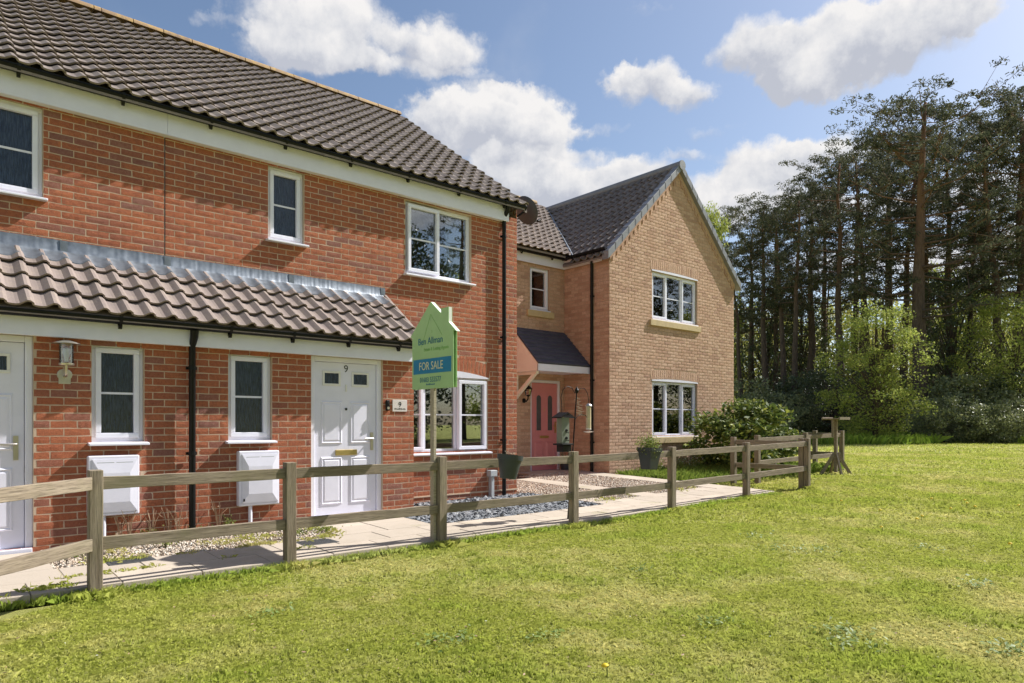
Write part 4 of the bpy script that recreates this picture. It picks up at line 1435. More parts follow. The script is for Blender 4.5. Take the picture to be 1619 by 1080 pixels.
# valley lining
m = MB()
pts = []
for k in range(12):
    x = xe + .03 + (XM - xe - .1) * k / 11
    y = 11.20 + (z_gab(x) - 5.24) / msl
    pts.append((x, y, z_main(y) + .055))
m.tube(pts, .022, 6); m.build('valley', 'lead', roofG, smooth=True)
# verge units stepping up both slopes
nv = 12
for s in (-1, 1):
    for k in range(nv):
        t0, t1 = k / nv, (k + 1) / nv + .012
        xa = XM + s * (XM - xe) * (1 - t0); xb_ = XM + s * (XM - xe) * (1 - min(t1, 1))
        za, zb_ = z_gab(xa), z_gab(xb_)
        m = MB(); lift = .012
        m.hexa([(xa, YG - .125, za - .13), (xb_, YG - .125, zb_ - .145), (xb_, YG + .06, zb_ - .145), (xa, YG + .06, za - .13),
                (xa, YG - .125, za + .055), (xb_, YG - .125, zb_ + .035), (xb_, YG + .06, zb_ + .035), (xa, YG + .06, za + .055)])
        m.build('verge_cap', 'verge_plastic', roofG, bevel=.006)
m = MB(); m.lathe([(0, .0), (.11, .0), (.12, .012), (.12, .05), (0, .05)], Matrix.Translation((XM, YG - .10, ZG_A + .06)) @ Matrix.Rotation(R(90), 4, 'X'), 18); m.build('ridge_end_cap', 'verge_plastic', roofG)
# corbelled dentil band under the verges
for s in (-1, 1):
    def bp(t, off, d): # t along slope 0..1 from eave to apex, off below the roofline
        x = XM + s * (XM - XG) * (1 - t)
        return Vector((x, YG - d, ZG_A - gs * abs(x - XM) - off))
    m = MB()
    m.hexa([bp(0.0, .17, -.01), bp(1, .17, -.01), bp(1, .17, .028), bp(0.0, .17, .028), bp(0.0, -.03, -.01), bp(1, -.03, -.01), bp(1, -.03, .028), bp(0.0, -.03, .028)])
    band = m.build('verge_band', 'buff_brick', houseY)
    nd = 16
    for k in range(nd):
        t0 = .03 + (k + .1) / nd * .95; t1 = t0 + .55 / nd * .95
        m = MB()
        m.hexa([bp(t0, .285, -.01), bp(t1, .285, -.01), bp(t1, .285, .026), bp(t0, .285, .026), bp(t0, .171, -.01), bp(t1, .171, -.01), bp(t1, .171, .026), bp(t0, .171, .026)])
        m.build('dentil', 'buff_brick', band)

# slate canopy over the pink door
xa, xb_ = 9.86, 11.47
ya, zt_ = 10.58, 3.45
ze = 2.60
m = MB()
m.hexa([(xa, ya, ze), (xb_, ya, ze), (xb_ - .03, YD - .005, zt_), (xa, YD - .005, zt_), (xa, ya, ze + .02), (xb_, ya, ze + .02), (xb_ - .03, YD - .005, zt_ + .02), (xa, YD - .005, zt_ + .02)])
canopy = m.build('canopy', 'slate_shingle', houseY)
nr = 9
for k in range(nr):
    off = 0 if k % 2 else .1
    t0, t1 = k / nr, (k + 1) / nr
    x = xa - (.1 if off else 0)
    while x < xb_ - .01:
        x0_, x1_ = max(x, xa - .01), min(x + .197, xb_ + .01)
        if x1_ - x0_ > .02:
            y0_, y1_ = ya - .02 + (YD - ya) * t0, ya + (YD - ya) * t1 + .02
            y1_ = min(y1_, YD - .006)
            z0_, z1_ = ze + (zt_ - ze) * t0 + .028, ze + (zt_ - ze) * (y1_ - ya) / (YD - ya) + .022
            m = MB(); m.hexa([(x0_, y0_, z0_ - .01), (x1_, y0_, z0_ - .01), (x1_, y1_, z1_ - .006), (x0_, y1_, z1_ - .006), (x0_, y0_, z0_ + .012), (x1_, y0_, z0_ + .012), (x1_, y1_, z1_), (x0_, y1_, z1_)])
            m.build('slate', 'slate_shingle', canopy, recalc=False)
        x += .2
m = MB(); m.box(xa, xb_ - .01, ya - .005, ya + .02, ze - .15, ze - .003); m.build('fascia', 'white_paint', canopy)
m = MB(); m.prism([(ya, ze - .15), (YD, ze - .15), (YD, zt_ - .02), (ya, ze - .004)], lambda a, b, d: Vector((xa + d, a, b)), 0, .02); m.build('cheek', 'ivory_paint', canopy)
m = MB(); m.box(xa + .02, xb_ - .012, ya + .02, YD - .004, ze - .13, ze - .11); m.build('soffit', 'white_paint', canopy)
for xq in (xa + .06, ):
    m = MB()
    m.box(xq, xq + .07, YD - .075, YD - .002, ze - .72, ze - .151); m.box(xq, xq + .07, ya + .12, YD - .076, ze - .215, ze - .151)
    m.hexa([(xq, YD - .08, ze - .70), (xq + .07, YD - .08, ze - .70), (xq + .07, YD - .08, ze - .60), (xq, YD - .08, ze - .60), (xq, ya + .16, ze - .216), (xq + .07, ya + .16, ze - .216), (xq + .07, ya + .26, ze - .216), (xq, ya + .26, ze - .216)])
    m.build('gallows_bracket', 'ivory_paint', canopy, recalc=True)
lx, lz = on_y(828, 625, YD)
t = thing('wall_lantern', 'black carriage lantern on the wall beside the pink door', 'wall lamp', (lx, YD, lz), local=True)
m = MB(); m.lathe([(0, 0), (.055, 0), (.05, .02), (0, .025)], Matrix.Translation((0, 0, -.12)) @ Matrix.Rotation(R(90), 4, 'X'), 12); m.tube([(0, -.02, -.12), (0, -.09, -.14), (0, -.14, -.09), (0, -.15, -.03)], .014, 8); m.build('bracket', 'black_metal', t, smooth=True)
T_ = Matrix.Translation((0, -.15, 0))
m = MB(); m.lathe([(0, -.03), (.03, -.03), (.055, -.005), (.06, .0), (0, .0)], T_, 6); m.lathe([(.0, .24), (.02, .21), (.04, .195), (.10, .14), (.105, .13), (0, .13)], T_, 6)
for k in range(6):
    a = 2 * math.pi * k / 6
    m.tube([(.055 * math.cos(a), -.15 + .055 * math.sin(a), 0), (.085 * math.cos(a), -.15 + .085 * math.sin(a), .135)], .006, 4)
m.build('cage', 'black_metal', t)
m = MB(); m.lathe([(.052, .003), (.08, .13)], T_, 6); m.build('glass', 'thin_glass', t)

# ================================================================== FENCES
def rail(parent, p0, p1, w=.038, h=.095):
    p0, p1 = Vector(p0), Vector(p1)
    ax = p1 - p0; L_ = ax.length; ax.normalize()
    side = Vector((0, 0, 1)).cross(ax).normalized(); up = ax.cross(side)
    n = 6; vs = []
    for k in range(n + 1):
        x = L_ * k / n
        j = [random.uniform(-.003, .003) for _ in range(4)]
        vs += [(x, -w / 2 + j[0], j[1]), (x, w / 2 + j[0], j[1]), (x, w / 2 + j[0], h + j[2]), (x, -w / 2 + j[0], h + j[2])]
    fs = [(4 * k + i, 4 * k + 4 + i, 4 * k + 4 + (i + 1) % 4, 4 * k + (i + 1) % 4) for k in range(n) for i in range(4)] + [(0, 1, 2, 3), (4 * n + 3, 4 * n + 2, 4 * n + 1, 4 * n)]
    m = MB(); m.add(vs, fs)
    o = m.build('rail', 'weathered_wood', None, bevel=.004)
    M = Matrix((ax, side, up)).transposed().to_4x4(); M.translation = p0
    o.matrix_basis = M
    attach(o, parent)
    return o


def post(parent, x, y, z0, z1, w=.095, rot=0.0):
    m = MB(); h = z1 - z0; a = w / 2
    lean = (random.uniform(-.006, .006), random.uniform(-.006, .006))
    vs = []
    for k in range(5):
        z = h * k / 4
        dx, dy = lean[0] * k / 4, lean[1] * k / 4
        vs += [(z, sx * a + dx + random.uniform(-.0015, .0015), sy * a + dy + random.uniform(-.0015, .0015)) for sx, sy in ((-1, -1), (1, -1), (1, 1), (-1, 1))]
    fs = [(4 * k + i, 4 * k + (i + 1) % 4, 4 * k + 4 + (i + 1) % 4, 4 * k + 4 + i) for k in range(4) for i in range(4)] + [(3, 2, 1, 0), (16, 17, 18, 19)]
    m.add(vs, fs)
    o = m.build('post', 'weathered_wood', None, bevel=.006)
    # local x is the grain direction: stand it up
    o.matrix_basis = Matrix.Translation((x, y, z0)) @ Matrix.Rotation(rot, 4, 'Z') @ Matrix(((0, 1, 0, 0), (0, 0, 1, 0), (1, 0, 0, 0), (0, 0, 0, 1)))
    attach(o, parent)
    return o


def fence(label, pts, zt, rails=(.055, .52), sign=-1):
    """pts: post centres (x, y); rails run on the outer face, butted at the posts"""
    f = thing('timber_fence', label, 'fence', (pts[0][0], pts[0][1], float(lawn_z(pts[0][0]))), 'timber post and rail fences')
    for i, (x, y) in enumerate(pts):
        rot = 0.0
        if i and i < len(pts) - 1: pass
        post(f, x, y, float(lawn_z(x)) - .12, zt(x))
    for i in range(len(pts) - 1):
        a, b = Vector((*pts[i], 0)), Vector((*pts[i + 1], 0))
        ax = (b - a).normalized()
        for off in rails:
            a2, b2 = a + ax * .049, b - ax * .049
            rail(f, (a2.x, a2.y, zt(a.x) - off - .095), (b2.x, b2.y, zt(b.x) - off - .095))
    return f


def ztop(x): return 0.965 + float(lawn_z(x)) * 0.9
posts = [(1.0, 6.06)] + [(on_y(u, 700, 6.1)[0], 6.1) for u in (458, 697, 907, 1062, 1180, 1276)]
fence('long timber post and rail fence in front of the brick houses', [(-0.35, 4.70)] + posts, ztop)
XF = posts[-1][0]
yb_, _ = on_x(1160, 755, XF)
fence('short return of timber fence running back to the leafy bush', [(XF, 6.20), (XF, yb_), ], ztop)
fence('far timber post and rail fence round the corner garden by the bird table', [(12.95, 7.30), (15.0, 7.30), (16.85, 7.30), (16.85, 7.95), (16.85, 9.5)], lambda x: ztop(x) + .03)

# ------------------------------------------------------------------ sign
SX = 4.175
s = thing('for_sale_sign', 'green house shaped for sale board on a timber post', 'sign', (SX, 6.14, 0.0))
FSG = Frame((SX, 0, 0), (0, 1, 0), (-1, 0, 0))       # we look along +X: picture right is -Y
m = MB(); m.box(SX - .018, SX + .018, 6.105, 6.172, -.15, 2.25); m.build('sign_post', 'sign_post_wood', s, bevel=.003)
y0_, zb0 = on_x(655, 616, SX); y1_, _ = on_x(720, 613, SX)
W_ = y0_ - y1_
def sy(t): return y0_ - t * W_          # t 0..1 left to right in the picture
zb = CAM_H + .38
H1 = .655
outline = [(0.0, zb), (1.0, zb), (1.0, zb + .60), (1.06, zb + .60), (.90, zb + .70), (.90, zb + .83), (.745, zb + .83), (.745, zb + .765), (.485, zb + .895), (-.045, zb + .60), (0.0, zb + .585)]
# the eaves stand level with the roof slope on both sides
outline = [(0.0, zb), (1.0, zb), (1.0, zb + .585), (1.07, zb + .575), (.89, zb + .685), (.89, zb + .84), (.715, zb + .84), (.715, zb + .79), (.47, zb + .935), (-.05, zb + .59), (0.0, zb + .575)]
for side, dd in ((1, .023), (-1, -.020)):
    m = MB(); m.prism([(sy(a), b) for a, b in outline], lambda a, b, d: FSG.p(a, b, d), dd - .003, dd + .003)
    bd = m.build('board', 'sign_green', s, recalc=True)
    if side == 1: face = bd
m = MB()
for (a, b), (c, e) in zip(outline, outline[1:] + outline[:1]):
    P0, P1 = FSG.p(sy(a), b, -.019), FSG.p(sy(c), e, -.019)
    Q0, Q1 = FSG.p(sy(a), b, .021), FSG.p(sy(c), e, .021)
    if b > zb + .57 and e > zb + .57: m.add([P0, P1, Q1, Q0], [(0, 1, 2, 3)])
m.build('board_edge', 'sign_edge', s, recalc=False)
m = MB(); m.prism([(sy(.035), zb + .165), (sy(.955), zb + .165), (sy(.955), zb + .325), (sy(.035), zb + .325)], lambda a, b, d: FSG.p(a, b, d), .0272, .0285); band_ = m.build('banner', 'sign_blue', face)
def frm(): return Frame((SX, 0, 0), (0, -1, 0), (-1, 0, 0))
FT = frm()
put_text('sale', FT, -sy(.475), zb + .243, .0298, face, sx=.86)
put_text('agent', FT, -sy(.46), zb + .515, .0285, face, sx=.98)
put_text('agents', FT, -sy(.60), zb + .425, .0285, face, sx=.95)
put_text('phone', FT, -sy(.46), zb + .095, .0285, face, sx=.9)
m = MB(); a = .36
while a < .56:
    w_ = random.uniform(.010, .02); m.fbox(FSG, sy(a + w_), sy(a), zb + .038, zb + .038 + random.choice((.013, .018)), .0272, .0282); a += w_ + .008
m.build('small_print', 'sign_text_blue', face)
m = MB()                                             # faint house drawing behind the name
for (a, b), (c, e) in (((.47, zb + .80), (.24, zb + .46)), ((.47, zb + .80), (.74, zb + .56)), ((.50, zb + .63), (.50, zb + .60))):
    P0, P1 = Vector((sy(a), b)), Vector((sy(c), e)); nn = (P1 - P0).orthogonal().normalized() * .003
    m.prism([tuple(P0 - nn), tuple(P1 - nn), tuple(P1 + nn), tuple(P0 + nn)], lambda aa, bb, d: FSG.p(aa, bb, d), .0272, .0280)
m.build('drawing', 'sign_line', face)

# ------------------------------------------------------------------ pots hung on the fence
def pot(u, label, y, tilt, plant, r0=.15, h=.27, zrim=None, rz=0.0, square=False):
    x, _ = on_y(u, 700, y)
    z = zrim
    t = thing('hanging_pot', label, 'plant pot', (x, y, z - h), 'plastic pots hung over the top rail', local=True)
    t.rotation_euler = (0, tilt, rz)
    n = 4 if square else 22
    M = Matrix.Rotation(R(45), 4, 'Z') if square else Matrix()
    k = 1.25 if square else 1.0
    m = MB(); m.lathe([(0, 0), (r0 * .62 * k, 0), (r0 * .64 * k, .01), (r0 * .9 * k, h - .055), (r0 * .98 * k, h - .055), (r0 * 1.02 * k, h), (r0 * .94 * k, h), (r0 * .82 * k, h - .06), (r0 * .75 * k, h * .5)], M, n); m.build('pot', 'grey_plastic', t, smooth=not square, bevel=0)
    m = MB(); m.lathe([(0, h - .045), (r0 * .5 * k, h - .04), (r0 * .84 * k, h - .05)], M, n); m.build('compost', 'soil', t, smooth=True)
    m = MB(); m.box(-.03, .03, r0 * .75, r0 * .75 + .02, h * .25, h * .92); m.build('hook', 'black_plastic', t)
    if plant == 'dry':
        m = MB()
        for q in range(26):
            a = random.uniform(0, 6.28); r_ = random.uniform(0, r0 * .6)
            p = Vector((r_ * math.cos(a), r_ * math.sin(a), h - .05)); e = p + Vector((random.uniform(-.08, .08), random.uniform(-.08, .08), random.uniform(.02, .10)))
            m.tube([p, (p + e) / 2 + Vector((0, 0, .02)), e], .003, 4)
        m.build('dead_stems', 'dry_stems', t)
    else:
        n_ = 900
        c = rng.normal(size=(n_, 3)) * np.array([.075, .075, .07]) + np.array([-.03, 0, h + .05])
        V, Fc = scatter(LEAF, LEAF_F, rand_rot(n_) * rng.uniform(.018, .035, n_)[:, None, None], c)
        o = bpy.data.objects.new('foliage', mesh_np('foliage', V, Fc, 'weed_leaves')); COL.objects.link(o); attach(o, t)
    return t


LEAF = np.array([(-.5, 0, 0), (0, -.28, .04), (.5, 0, 0), (0, .28, .04)], float)
LEAF_F = np.array([(0, 1, 2, 3)])
NEEDLE = np.array([(-.5, -.13, 0), (.5, -.16, .03), (.62, .10, 0), (-.5, .16, 0)], float)

pot(803, 'dark grey round pot with dead stems, tilted on the fence rail', 5.90, R(8), 'dry', zrim=.965)
pot(1026, 'dark grey square pot with bright green plant hung on the fence', 5.90, R(3), 'green', r0=.14, h=.30, zrim=.99, square=True)

# ------------------------------------------------------------------ bird feeding station behind the fence post
fx, fy = on_y(896, 828, 6.28)[0], 6.28
tx_, tz_ = on_y(912, 617, 6.32)
t = thing('feeder_pole', 'leaning black bird feeder pole with curled hooks behind a fence post', 'feeder pole', (fx, fy, .0))
m = MB(); m.tube([(fx, fy, -.1), (fx + (tx_ - fx) * .5, fy + .01, (tz_) * .5), (tx_, 6.32, tz_)], .009, 8); m.build('pole', 'black_metal', t, smooth=True)
m = MB(); m.lathe([(0, -.05), (.022, -.03), (.03, .0), (.012, .03), (0, .06)], Matrix.Translation((tx_, 6.32, tz_)), 10); m.build('finial', 'black_metal', t, smooth=True)
def pt(u, v, y=6.32):
    x, z = on_y(u, v, y); return (x, y, z)
m = MB(); m.tube([pt(911, 622), pt(916, 614), pt(924, 614), pt(929, 622), pt(931, 634), pt(930, 640)], .0045, 6); m.build('hook', 'black_metal', t, smooth=True)
m = MB(); m.tube([pt(909, 622), pt(904, 613), pt(897, 611), pt(890, 616), pt(887, 628), pt(888, 640), pt(888, 652)], .0045, 6); m.build('hook', 'black_metal', t, smooth=True)
m = MB(); m.tube([pt(908, 665), pt(913, 658), pt(920, 655), pt(926, 657), pt(929, 662)], .004, 6); m.build('arm', 'black_metal', t, smooth=True)
m = MB()
for k in range(15):
    a = k / 14; u = 912 + 6 * a + 3 * math.sin(k * 2.4); m.tube([pt(u - 2 - 3 * a, 628 + 28 * a), pt(u + 2 + 3 * a, 629 + 28 * a)], .003, 4)
m.build('wire_spiral', 'steel', t)
t = thing('bird_feeder', 'house shaped green seed feeder with pitched black roof hanging from the pole', 'bird feeder', pt(890, 722))
x0_, zt_ = on_y(884, 660, 6.32); x1_, zb_ = on_y(896, 701, 6.32)
m = MB(); m.box(x0_, x1_, 6.27, 6.37, zb_, zt_); m.build('hopper', 'feeder_green', t, bevel=.005)
m = MB(); xm_ = (x0_ + x1_) / 2
m.prism([(x0_ - .055, zt_ - .01), (xm_, zt_ + .05), (x1_ + .055, zt_ - .01), (x1_ + .055, zt_ + .005), (xm_, zt_ + .068), (x0_ - .055, zt_ + .005)], lambda a, b, d: Vector((a, 6.31 + d, b)), -.085, .085); m.build('roof', 'black_plastic', t)
m = MB(); m.box(x0_ - .03, x1_ + .03, 6.23, 6.41, zb_ - .02, zb_); m.box(x0_ + .01, x1_ + .03, 6.26, 6.38, zb_ - .11, zb_ - .021); m.build('tray', 'black_plastic', t, bevel=.008)
for dz_ in (.07, .17):
    m = MB(); m.lathe([(0, 0), (.02, 0), (.016, .015), (0, .015)], Matrix.Translation((xm_ + .012, 6.27, zb_ + dz_)) @ Matrix.Rotation(R(90), 4, 'X'), 10); m.tube([(xm_ + .012, 6.27, zb_ + dz_ - .03), (xm_ + .012, 6.22, zb_ + dz_ - .03)], .005, 5); m.build('port', 'black_plastic', t)
t = thing('bird_feeder', 'clear tube seed feeder with domed metal cap hanging by the downpipe', 'bird feeder', pt(931, 690))
cx_, cz_ = on_y(930.5, 640, 6.32); _, bz_ = on_y(930, 677, 6.32)
T_ = Matrix.Translation((cx_, 6.32, 0))
m = MB(); m.lathe([(.034, bz_), (.034, cz_ - .02)], T_, 14); m.build('tube', 'feeder_clear', t, smooth=True)
m = MB(); m.lathe([(0, cz_ + .02), (.02, cz_ + .015), (.045, cz_ - .005), (.05, cz_ - .02), (.0, cz_ - .02)], T_, 16); m.build('cap', 'steel', t, smooth=True)
m = MB(); m.lathe([(0, bz_ - .02), (.035, bz_ - .02), (.036, bz_), (0, bz_)], T_, 14); m.build('base', 'plate', t)
m = MB(); m.lathe([(0, bz_ - .065), (.05, bz_ - .055), (.075, bz_ - .045), (.0, bz_ - .035)], T_, 16); m.build('seed_dish', 'steel', t, smooth=True)

# bird table by the far fence
bx_, by_ = 15.9, 7.02
gz_ = float(lawn_z(bx_))
t = thing('bird_table', 'wooden bird table on crossed feet by the far fence corner', 'bird table', (bx_, by_, gz_), local=True)
m = MB(); m.box(-.26, .26, -.2, .2, 1.26, 1.285); m.box(-.27, .27, -.21, -.185, 1.25, 1.31); m.box(-.27, .27, .185, .21, 1.25, 1.31); m.build('platform', 'weathered_wood', t, bevel=.004)
m = MB(); m.box(-.035, .035, -.035, .035, .05, 1.258); m.build('stem', 'weathered_wood', t, bevel=.004)
for a in range(4):
    m = MB(); M = Matrix.Rotation(R(45 + 90 * a), 4, 'Z')
    m.hexa([M @ Vector(p) for p in [(.03, -.02, .42), (.30, -.02, -.02), (.38, -.02, -.02), (.06, -.02, .50), (.03, .02, .42), (.30, .02, -.02), (.38, .02, -.02), (.06, .02, .50)]])
    m.build('foot', 'weathered_wood', t)
m = MB(); m.box(-.25, -.21, -.05, -.01, .86, 1.262); m.build('hanging_strut', 'weathered_wood', t)
yx_, yy_ = 14.5, 8.4
t = thing('toy_box', 'small bright yellow object on the grass behind the fence', 'toy', (yx_, yy_, float(lawn_z(yx_))), local=True)
m = MB(); m.lathe([(0, .0), (.12, .0), (.15, .36), (.16, .36), (.16, .40), (.14, .40), (.12, .05)], Matrix(), 14); m.build('tub', 'yellow_plastic', t, smooth=True)
m = MB(); m.tube([(-.15, 0, .38), (-.1, 0, .5), (.1, 0, .5), (.15, 0, .38)], .012, 6); m.build('handle', 'yellow_plastic', t, smooth=True)
px_, py_ = 11.25, 11.15
t = thing('plant_tub', 'small dark plant tub standing beside the pink door', 'plant pot', (px_, py_, float(plot_z(px_, py_)) + .02), local=True)
m = MB(); m.lathe([(0, 0), (.10, 0), (.13, .24), (.14, .24), (.14, .27), (.12, .27), (.11, .2), (0, .2)], Matrix(), 16); m.build('tub', 'grey_plastic', t, smooth=True)
m = MB()
for q in range(14):
    a = random.uniform(0, 6.28); m.tube([(.04 * math.cos(a), .04 * math.sin(a), .2), (.1 * math.cos(a), .1 * math.sin(a), random.uniform(.3, .42))], .004, 4)
m.build('stems', 'bush_leaves', t)

# ================================================================== VEGETATION
def leaf_cloud(centres, radii, per, size, flat=.7, template=LEAF, r=None):
    r = r or rng
    n = len(centres) * per
    C = np.repeat(np.asarray(centres, float), per, 0); Rr = np.repeat(np.asarray(radii, float), per, 0)
    d = r.normal(size=(n, 3)); d /= np.linalg.norm(d, axis=1)[:, None]
    d *= (r.random(n) ** .45)[:, None]
    d[:, 2] *= flat
    T = C + d * (Rr[:, None] if Rr.ndim == 1 else Rr)
    M = rand_rot(n, r) * r.uniform(size[0], size[1], n)[:, None, None]
    return scatter(template, LEAF_F, M, T)


def pine(seed, H, crown, rad, trunk_r, lean=0.0, nl=26):
    """returns (wood mesh, crown mesh) with the base at the origin"""
    trunk_r *= 1.28
    r = random.Random(seed); g = np.random.default_rng(seed)
    m = MB()
    bend = [Vector((0, 0, 0))]
    for k in range(1, 9):
        t = k / 8
        bend.append(Vector((lean * t * t * H * .1 + r.uniform(-.12, .12), r.uniform(-.12, .12), H * .97 * t)))
    m.tube([bend[0] - Vector((0, 0, .4))] + bend, [trunk_r * 1.25] + [trunk_r * (1 - .82 * (k / 8) ** 1.2) for k in range(9)], 9)
    def trunk_at(t):
        k = min(7, int(t * 8)); return bend[k].lerp(bend[k + 1], t * 8 - k)
    cs, rs = [], []
    for q in range(nl):
        f = (q + r.random()) / nl
        t = 1 - crown + crown * f
        p = trunk_at(min(t, .99))
        prof = math.sin(math.pi * min(1, .20 + .64 * f)) ** .7
        L_ = rad * prof * r.uniform(.55, 1.1) + .4
        a = r.uniform(0, 6.283)
        up = r.uniform(-.05, .35) + .35 * f
        e = p + Vector((math.cos(a) * L_, math.sin(a) * L_, L_ * up))
        mid = p.lerp(e, .5) + Vector((0, 0, -.10 * L_ + r.uniform(-.15, .15)))
        br = trunk_r * (.20 - .12 * f)
        m.tube([p, mid, e], [br, br * .6, br * .2], 5, caps=False)
        for _ in range(4):
            b0 = p.lerp(e, r.uniform(.4, .9)); b1 = b0 + Vector((r.uniform(-1, 1), r.uniform(-1, 1), r.uniform(-.1, .7))) * L_ * .45
            m.tube([b0, b1], [br * .4, br * .12], 4, caps=False)
            cs.append(b1); rs.append(r.uniform(.25, .58))
        cs += [e, p.lerp(e, .78), mid.lerp(e, .3)]; rs += [r.uniform(.4, .8), r.uniform(.3, .65), r.uniform(.25, .45)]
    for q in range(12):                                   # rounded leader
        cs.append(bend[-1] + Vector((r.uniform(-1, 1), r.uniform(-1, 1), r.uniform(-.9, .5)))); rs.append(r.uniform(.35, .65))
    for q in range(7):                                    # dead lower limbs
        t = (1 - crown) * r.uniform(.45, 1.0)
        p = trunk_at(t); a = r.uniform(0, 6.283); L_ = r.uniform(.6, 2.4)
        m.tube([p, p + Vector((math.cos(a) * L_ * .5, math.sin(a) * L_ * .5, r.uniform(-.2, .3))), p + Vector((math.cos(a) * L_, math.sin(a) * L_, r.uniform(-.5, .7)))], [trunk_r * .13, trunk_r * .08, trunk_r * .03], 4, caps=False)
    V, Fc = leaf_cloud([tuple(c) for c in cs], [q * 1.1 for q in rs], 54, (.09, .21), .45, NEEDLE, g)
    me = bpy.data.meshes.new('trunk'); me.from_pydata([tuple(v) for v in m.v], [], m.f)
    me.polygons.foreach_set('use_smooth', [True] * len(me.polygons)); me.materials.append(MATS['pine_bark'])
    return me, mesh_np('crown', V, Fc, 'pine_needles')


def leafy(seed, H, rad, trunk_r, mat, size, per, ncl, base=.25, droop=0.0):
    r = random.Random(seed); g = np.random.default_rng(seed)
    m = MB()
    top = Vector((r.uniform(-.3, .3), r.uniform(-.3, .3), H * .8))
    m.tube([(0, 0, -.3), top * .35 + Vector((r.uniform(-.1, .1), 0, 0)), top * .7, top], [trunk_r * 1.2, trunk_r * .8, trunk_r * .45, trunk_r * .15], 7)
    cs, rs = [], []
    for q in range(ncl):
        f = r.random()
        z = H * (base + (1 - base) * f)
        prof = math.sin(math.pi * (.12 + .80 * f)) ** .6
        L_ = rad * prof * math.sqrt(r.random())
        a = r.uniform(0, 6.283)
        c = Vector((math.cos(a) * L_, math.sin(a) * L_, z))
        if q % 2 == 0:
            p = top * max(.12, min(.95, (z / H) * .75 - .05))
            m.tube([p, p.lerp(c, .55) + Vector((0, 0, .05 * L_)), c], [trunk_r * .25, trunk_r * .14, trunk_r * .04], 4, caps=False)
        cs.append(c); rs.append(r.uniform(.10, .24) * rad + .12)
    V, Fc = leaf_cloud([tuple(c) for c in cs], rs, per, size, .75, LEAF, g)
    me = bpy.data.meshes.new('trunk'); me.from_pydata([tuple(v) for v in m.v], [], m.f)
    me.polygons.foreach_set('use_smooth', [True] * len(me.polygons)); me.materials.append(MATS['pine_bark'])
    return me, mesh_np('crown', V, Fc, mat)


def tree(name, label, cat, meshes, x, y, scale=(1, 1, 1), rz=0.0, group=None):
    z = float(lawn_z(x))
    t = thing(name, label, cat, (x, y, z), group, local=True)
    t.rotation_euler = (0, 0, rz); t.scale = scale
    for nm, me in zip(('trunk', 'crown'), meshes):
        o = bpy.data.objects.new(nm, me); COL.objects.link(o); o.parent = t
    return t


PINES = [pine(101, 20, .50, 3.6, .26), pine(102, 20, .42, 3.2, .24, .5), pine(103, 20, .58, 4.2, .30), pine(104, 20, .46, 3.6, .25, -.6), pine(105, 20, .64, 4.7, .34, .2, 48)]
ORD = ['first', 'second', 'third', 'fourth', 'fifth', 'sixth', 'seventh', 'eighth', 'ninth', 'tenth', 'eleventh', 'twelfth', 'thirteenth', 'fourteenth', 'fifteenth', 'sixteenth', 'seventeenth', 'eighteenth', 'nineteenth', 'twentieth', 'twenty-first', 'twenty-second', 'twenty-third', 'twenty-fourth', 'twenty-fifth', 'twenty-sixth', 'twenty-seventh', 'twenty-eighth', 'twenty-ninth', 'thirtieth']
# trunk pixel u, distance, pixel v of the top, variant
spec = [(1171, 56, 395, 1), (1208, 54, 322, 0), (1227, 60, 335, 1), (1240, 52, 330, 3), (1256, 50, 312, 1), (1282, 57, 298, 2),
        (1326, 49, 245, 0), (1352, 66, 265, 1), (1371, 54, 232, 3), (1428, 55, 235, 1), (1451, 45, 150, 4), (1500, 58, 215, 0),
        (1530, 50, 300, 1), (1556, 62, 178, 2), (1582, 47, 205, 3), (1616, 48, 165, 4), (1650, 50, 150, 2), (1690, 52, 140, 0), (1140, 68, 338, 2), (1188, 66, 360, 2), (1302, 68, 300, 0), (1405, 64, 225, 2), (1470, 56, 205, 1)]
spec.sort()
tall = {1451: 'tallest broad pine tree with thick trunk standing before the woods'}
for i, (u, d, vt, k) in enumerate(spec):
    x, y = ray_xy(u, d)
    H = CAM_H + (V0 - vt) / F_PX * d - .2
    lab = tall.get(u, 'tall slim pine tree, %s trunk from the yellow house along the wood edge' % ORD[i])
    s_ = H / 20
    w_ = s_ * (.95 if k != 4 else 1.05)
    tree('pine_tree', lab, 'pine tree', PINES[k], x, y, (w_, w_, s_), random.uniform(0, 6.28), 'pine trees along the wood edge')

